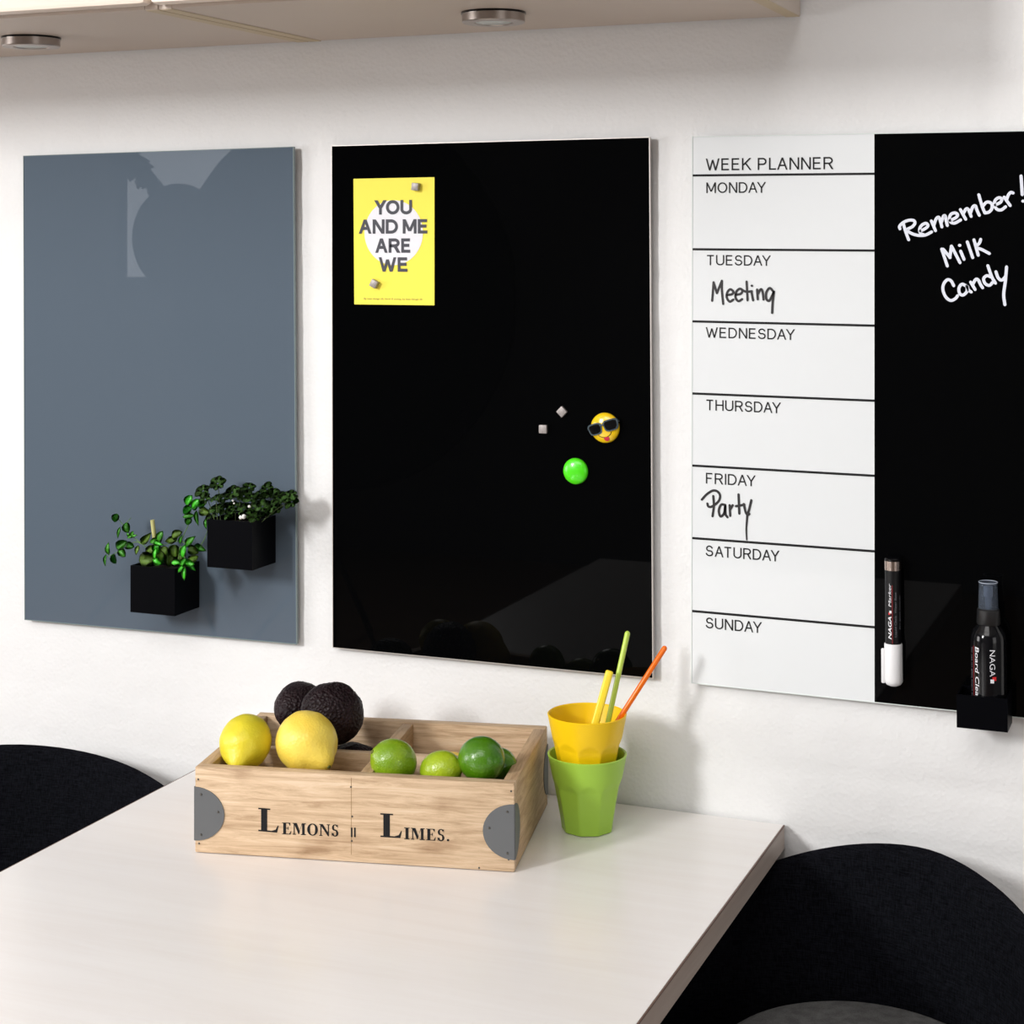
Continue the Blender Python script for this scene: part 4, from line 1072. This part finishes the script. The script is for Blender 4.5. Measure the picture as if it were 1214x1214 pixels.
stirrer('drink_stirrer', (789.5, 766), -.060, (735, 851, -.084), M['st_o'], 'orange stirrer leaning far right in the yellow tumbler', .0029)

# ------------------------------------------------------------------ chairs
def chair(cx, cy, rot, label, Rr, h0, drop, seat_z=.603, cush=(.0247, .0693)):
    t = thing('tub_chair', label, 'chair', (cx, cy, 0), (0, 0, rot), 'black tub chairs beside the table')
    # shell: back towards +y (local); open to -y
    bm = bmesh.new(); nA = 72; nS = 14
    def rim_h(a):   # a = angle from the back direction
        return h0-drop*abs(a)**1.7-.005
    def prof(a, s): # s 0 bottom .. 1 rim ; returns (r,z)
        h = rim_h(a); z = .50+(h-.50)*s
        r = Rr*(.88+.12*s**.8)
        return r, z
    outer, inner = [], []
    amax = 2.25
    for i in range(nA+1):
        a = -amax+2*amax*i/nA
        o_, n_ = [], []
        for j in range(nS+1):
            s = j/nS; r, z = prof(a, s); th = .014
            o_.append(bm.verts.new((r*math.sin(a), r*math.cos(a), z)))
            r2_ = r-th; n_.append(bm.verts.new((r2_*math.sin(a), r2_*math.cos(a), z-.001*(s))))
        top_ = bm.verts.new(((prof(a, 1)[0]-.007)*math.sin(a), (prof(a, 1)[0]-.007)*math.cos(a), rim_h(a)+.005))
        outer.append(o_+[top_]); inner.append(n_)
    for i in range(nA):
        for j in range(nS+1): bm.faces.new((outer[i+1][j], outer[i][j], outer[i][j+1], outer[i+1][j+1]))
        for j in range(nS): bm.faces.new((inner[i][j], inner[i+1][j], inner[i+1][j+1], inner[i][j+1]))
        bm.faces.new((inner[i][nS], inner[i+1][nS], outer[i+1][nS+1], outer[i][nS+1]))
        bm.faces.new((inner[i+1][0], inner[i][0], outer[i][0], outer[i+1][0]))
    for i in (0, nA):
        ring = outer[i]+inner[i][::-1]
        bm.faces.new(ring if i == 0 else ring[::-1])
    obj('backrest', bm, M['fabric'], t, True, 50)
    bm = bmesh.new(); lathe(bm, [(0, .46), (Rr*.6, .46), (Rr*.80, .475), (Rr*.86, .495), (Rr*.84, .530), (0, .530)], 56); obj('seat_shell', bm, M['fabric'], t, True, 50)
    rs = Rr*.545
    bm = bmesh.new(); lathe(bm, [(0, .531), (rs*.94, .531), (rs, .545), (rs, seat_z-.016), (rs*.965, seat_z-.005), (rs*.88, seat_z), (0, seat_z+.004)], 56, None)
    for v in bm.verts: v.co = Vector((v.co.x+cush[0], (v.co.y if v.co.y > 0 else v.co.y*1.6)+cush[1], v.co.z))
    o = obj('seat_cushion', bm, M['cushion'], t, True, 60); o['label'] = 'grey seat cushion'
    for sx in (-1, 1):
        for sy in (-1, 1):
            bm = bmesh.new(); tube(bm, [(sx*.12, sy*.12, .475), (sx*.185, sy*.185, .001)], .013, 12, r_end=.009); obj('leg', bm, M['leg'], t, True, 40)
    return t
chair(-.3746, -.2626, -.4043, 'black tub chair with grey seat cushion to the right of the table', .2433, .7477, .0656)
chair(-1.3233, -.3162, .3213, 'black tub chair to the left of the table', .29, .7332, .0273, .54, (0, .05))

# ------------------------------------------------------------------ dark studio umbrella and stand-in dome that mirror in the grey board
def umbrella(px, py, rpx, y, label):
    c = mirror_x(px, py, y); e = mirror_x(px+rpx, py, y); R = abs(e.x-c.x)
    t = thing('reflector_umbrella', label, 'umbrella', (c.x, y, 0))
    bm = bmesh.new(); n = 40
    prof = [(0, R*.35)]+[(R*math.sin(a), R*.35*math.cos(a)) for a in [PI/2*k_/8 for k_ in range(1, 9)]]+[(R*math.sin(a)*.99, R*.35*math.cos(a)-.006) for a in [PI/2*k_/8 for k_ in range(8, 0, -1)]]+[(0, R*.35-.006)]
    lathe(bm, prof, n, Matrix.Translation((0, 0, c.z)) @ Matrix.Rotation(PI/2, 4, 'X'))
    obj('canopy', bm, M['dark_cloth'], t, True, 60)
    bm = bmesh.new(); tube(bm, [(0, .03, .02), (0, .03, c.z)], .012, 10); obj('stand_pole', bm, M['leg'], t)
    bm = bmesh.new()
    for k_ in range(3): tube(bm, [(0, .03, .35), (.3*math.cos(k_*2.09+.5), .03+.3*math.sin(k_*2.09+.5), .008)], .008, 8)
    obj('tripod', bm, M['leg'], t)
umbrella(392, 352, 214, -3.3, 'large black studio umbrella on a stand behind the camera')
umbrella(203, 282, 56, -3.5, 'small black dome on a stand, stand-in for a head-shaped reflected silhouette')  # added dome takes the place of a person's head in the reflection

# ------------------------------------------------------------------ trailing plant hanging before the far window
hp = mirror_x(150, 176, -4.75)
ht = thing('hanging_plant', 'dark trailing plant hanging from the ceiling before the far window', 'plant', (hp.x, -4.75, RZ1))
path = [mirror_x(140, 150, -4.75), mirror_x(138, 175, -4.75), mirror_x(146, 190, -4.75), mirror_x(160, 206, -4.75), mirror_x(172, 216, -4.75), mirror_x(181, 234, -4.75)]
path = [Vector((path[0].x, -4.75, RZ1-.002))]+path
bm = bmesh.new(); tube(bm, [p-Vector(ht.location) for p in smooth_pts(path, 4)], .006, 8); obj('stem', bm, M['stem_d'], ht, True)
random.seed(3)
pts_ = smooth_pts(path[1:], 6)
for i, p in enumerate(pts_):
    for s_ in (-1, 1):
        L_ = .115*(1-.55*i/len(pts_)); d = Vector((s_*random.uniform(.5, 1), random.uniform(-.2, .2), random.uniform(-1, .1))).normalized()
        put_leaf(ht, p, p+d*L_, L_*.7, M['leaf_d'], 'pointed', nrm=(0, 1, .2))
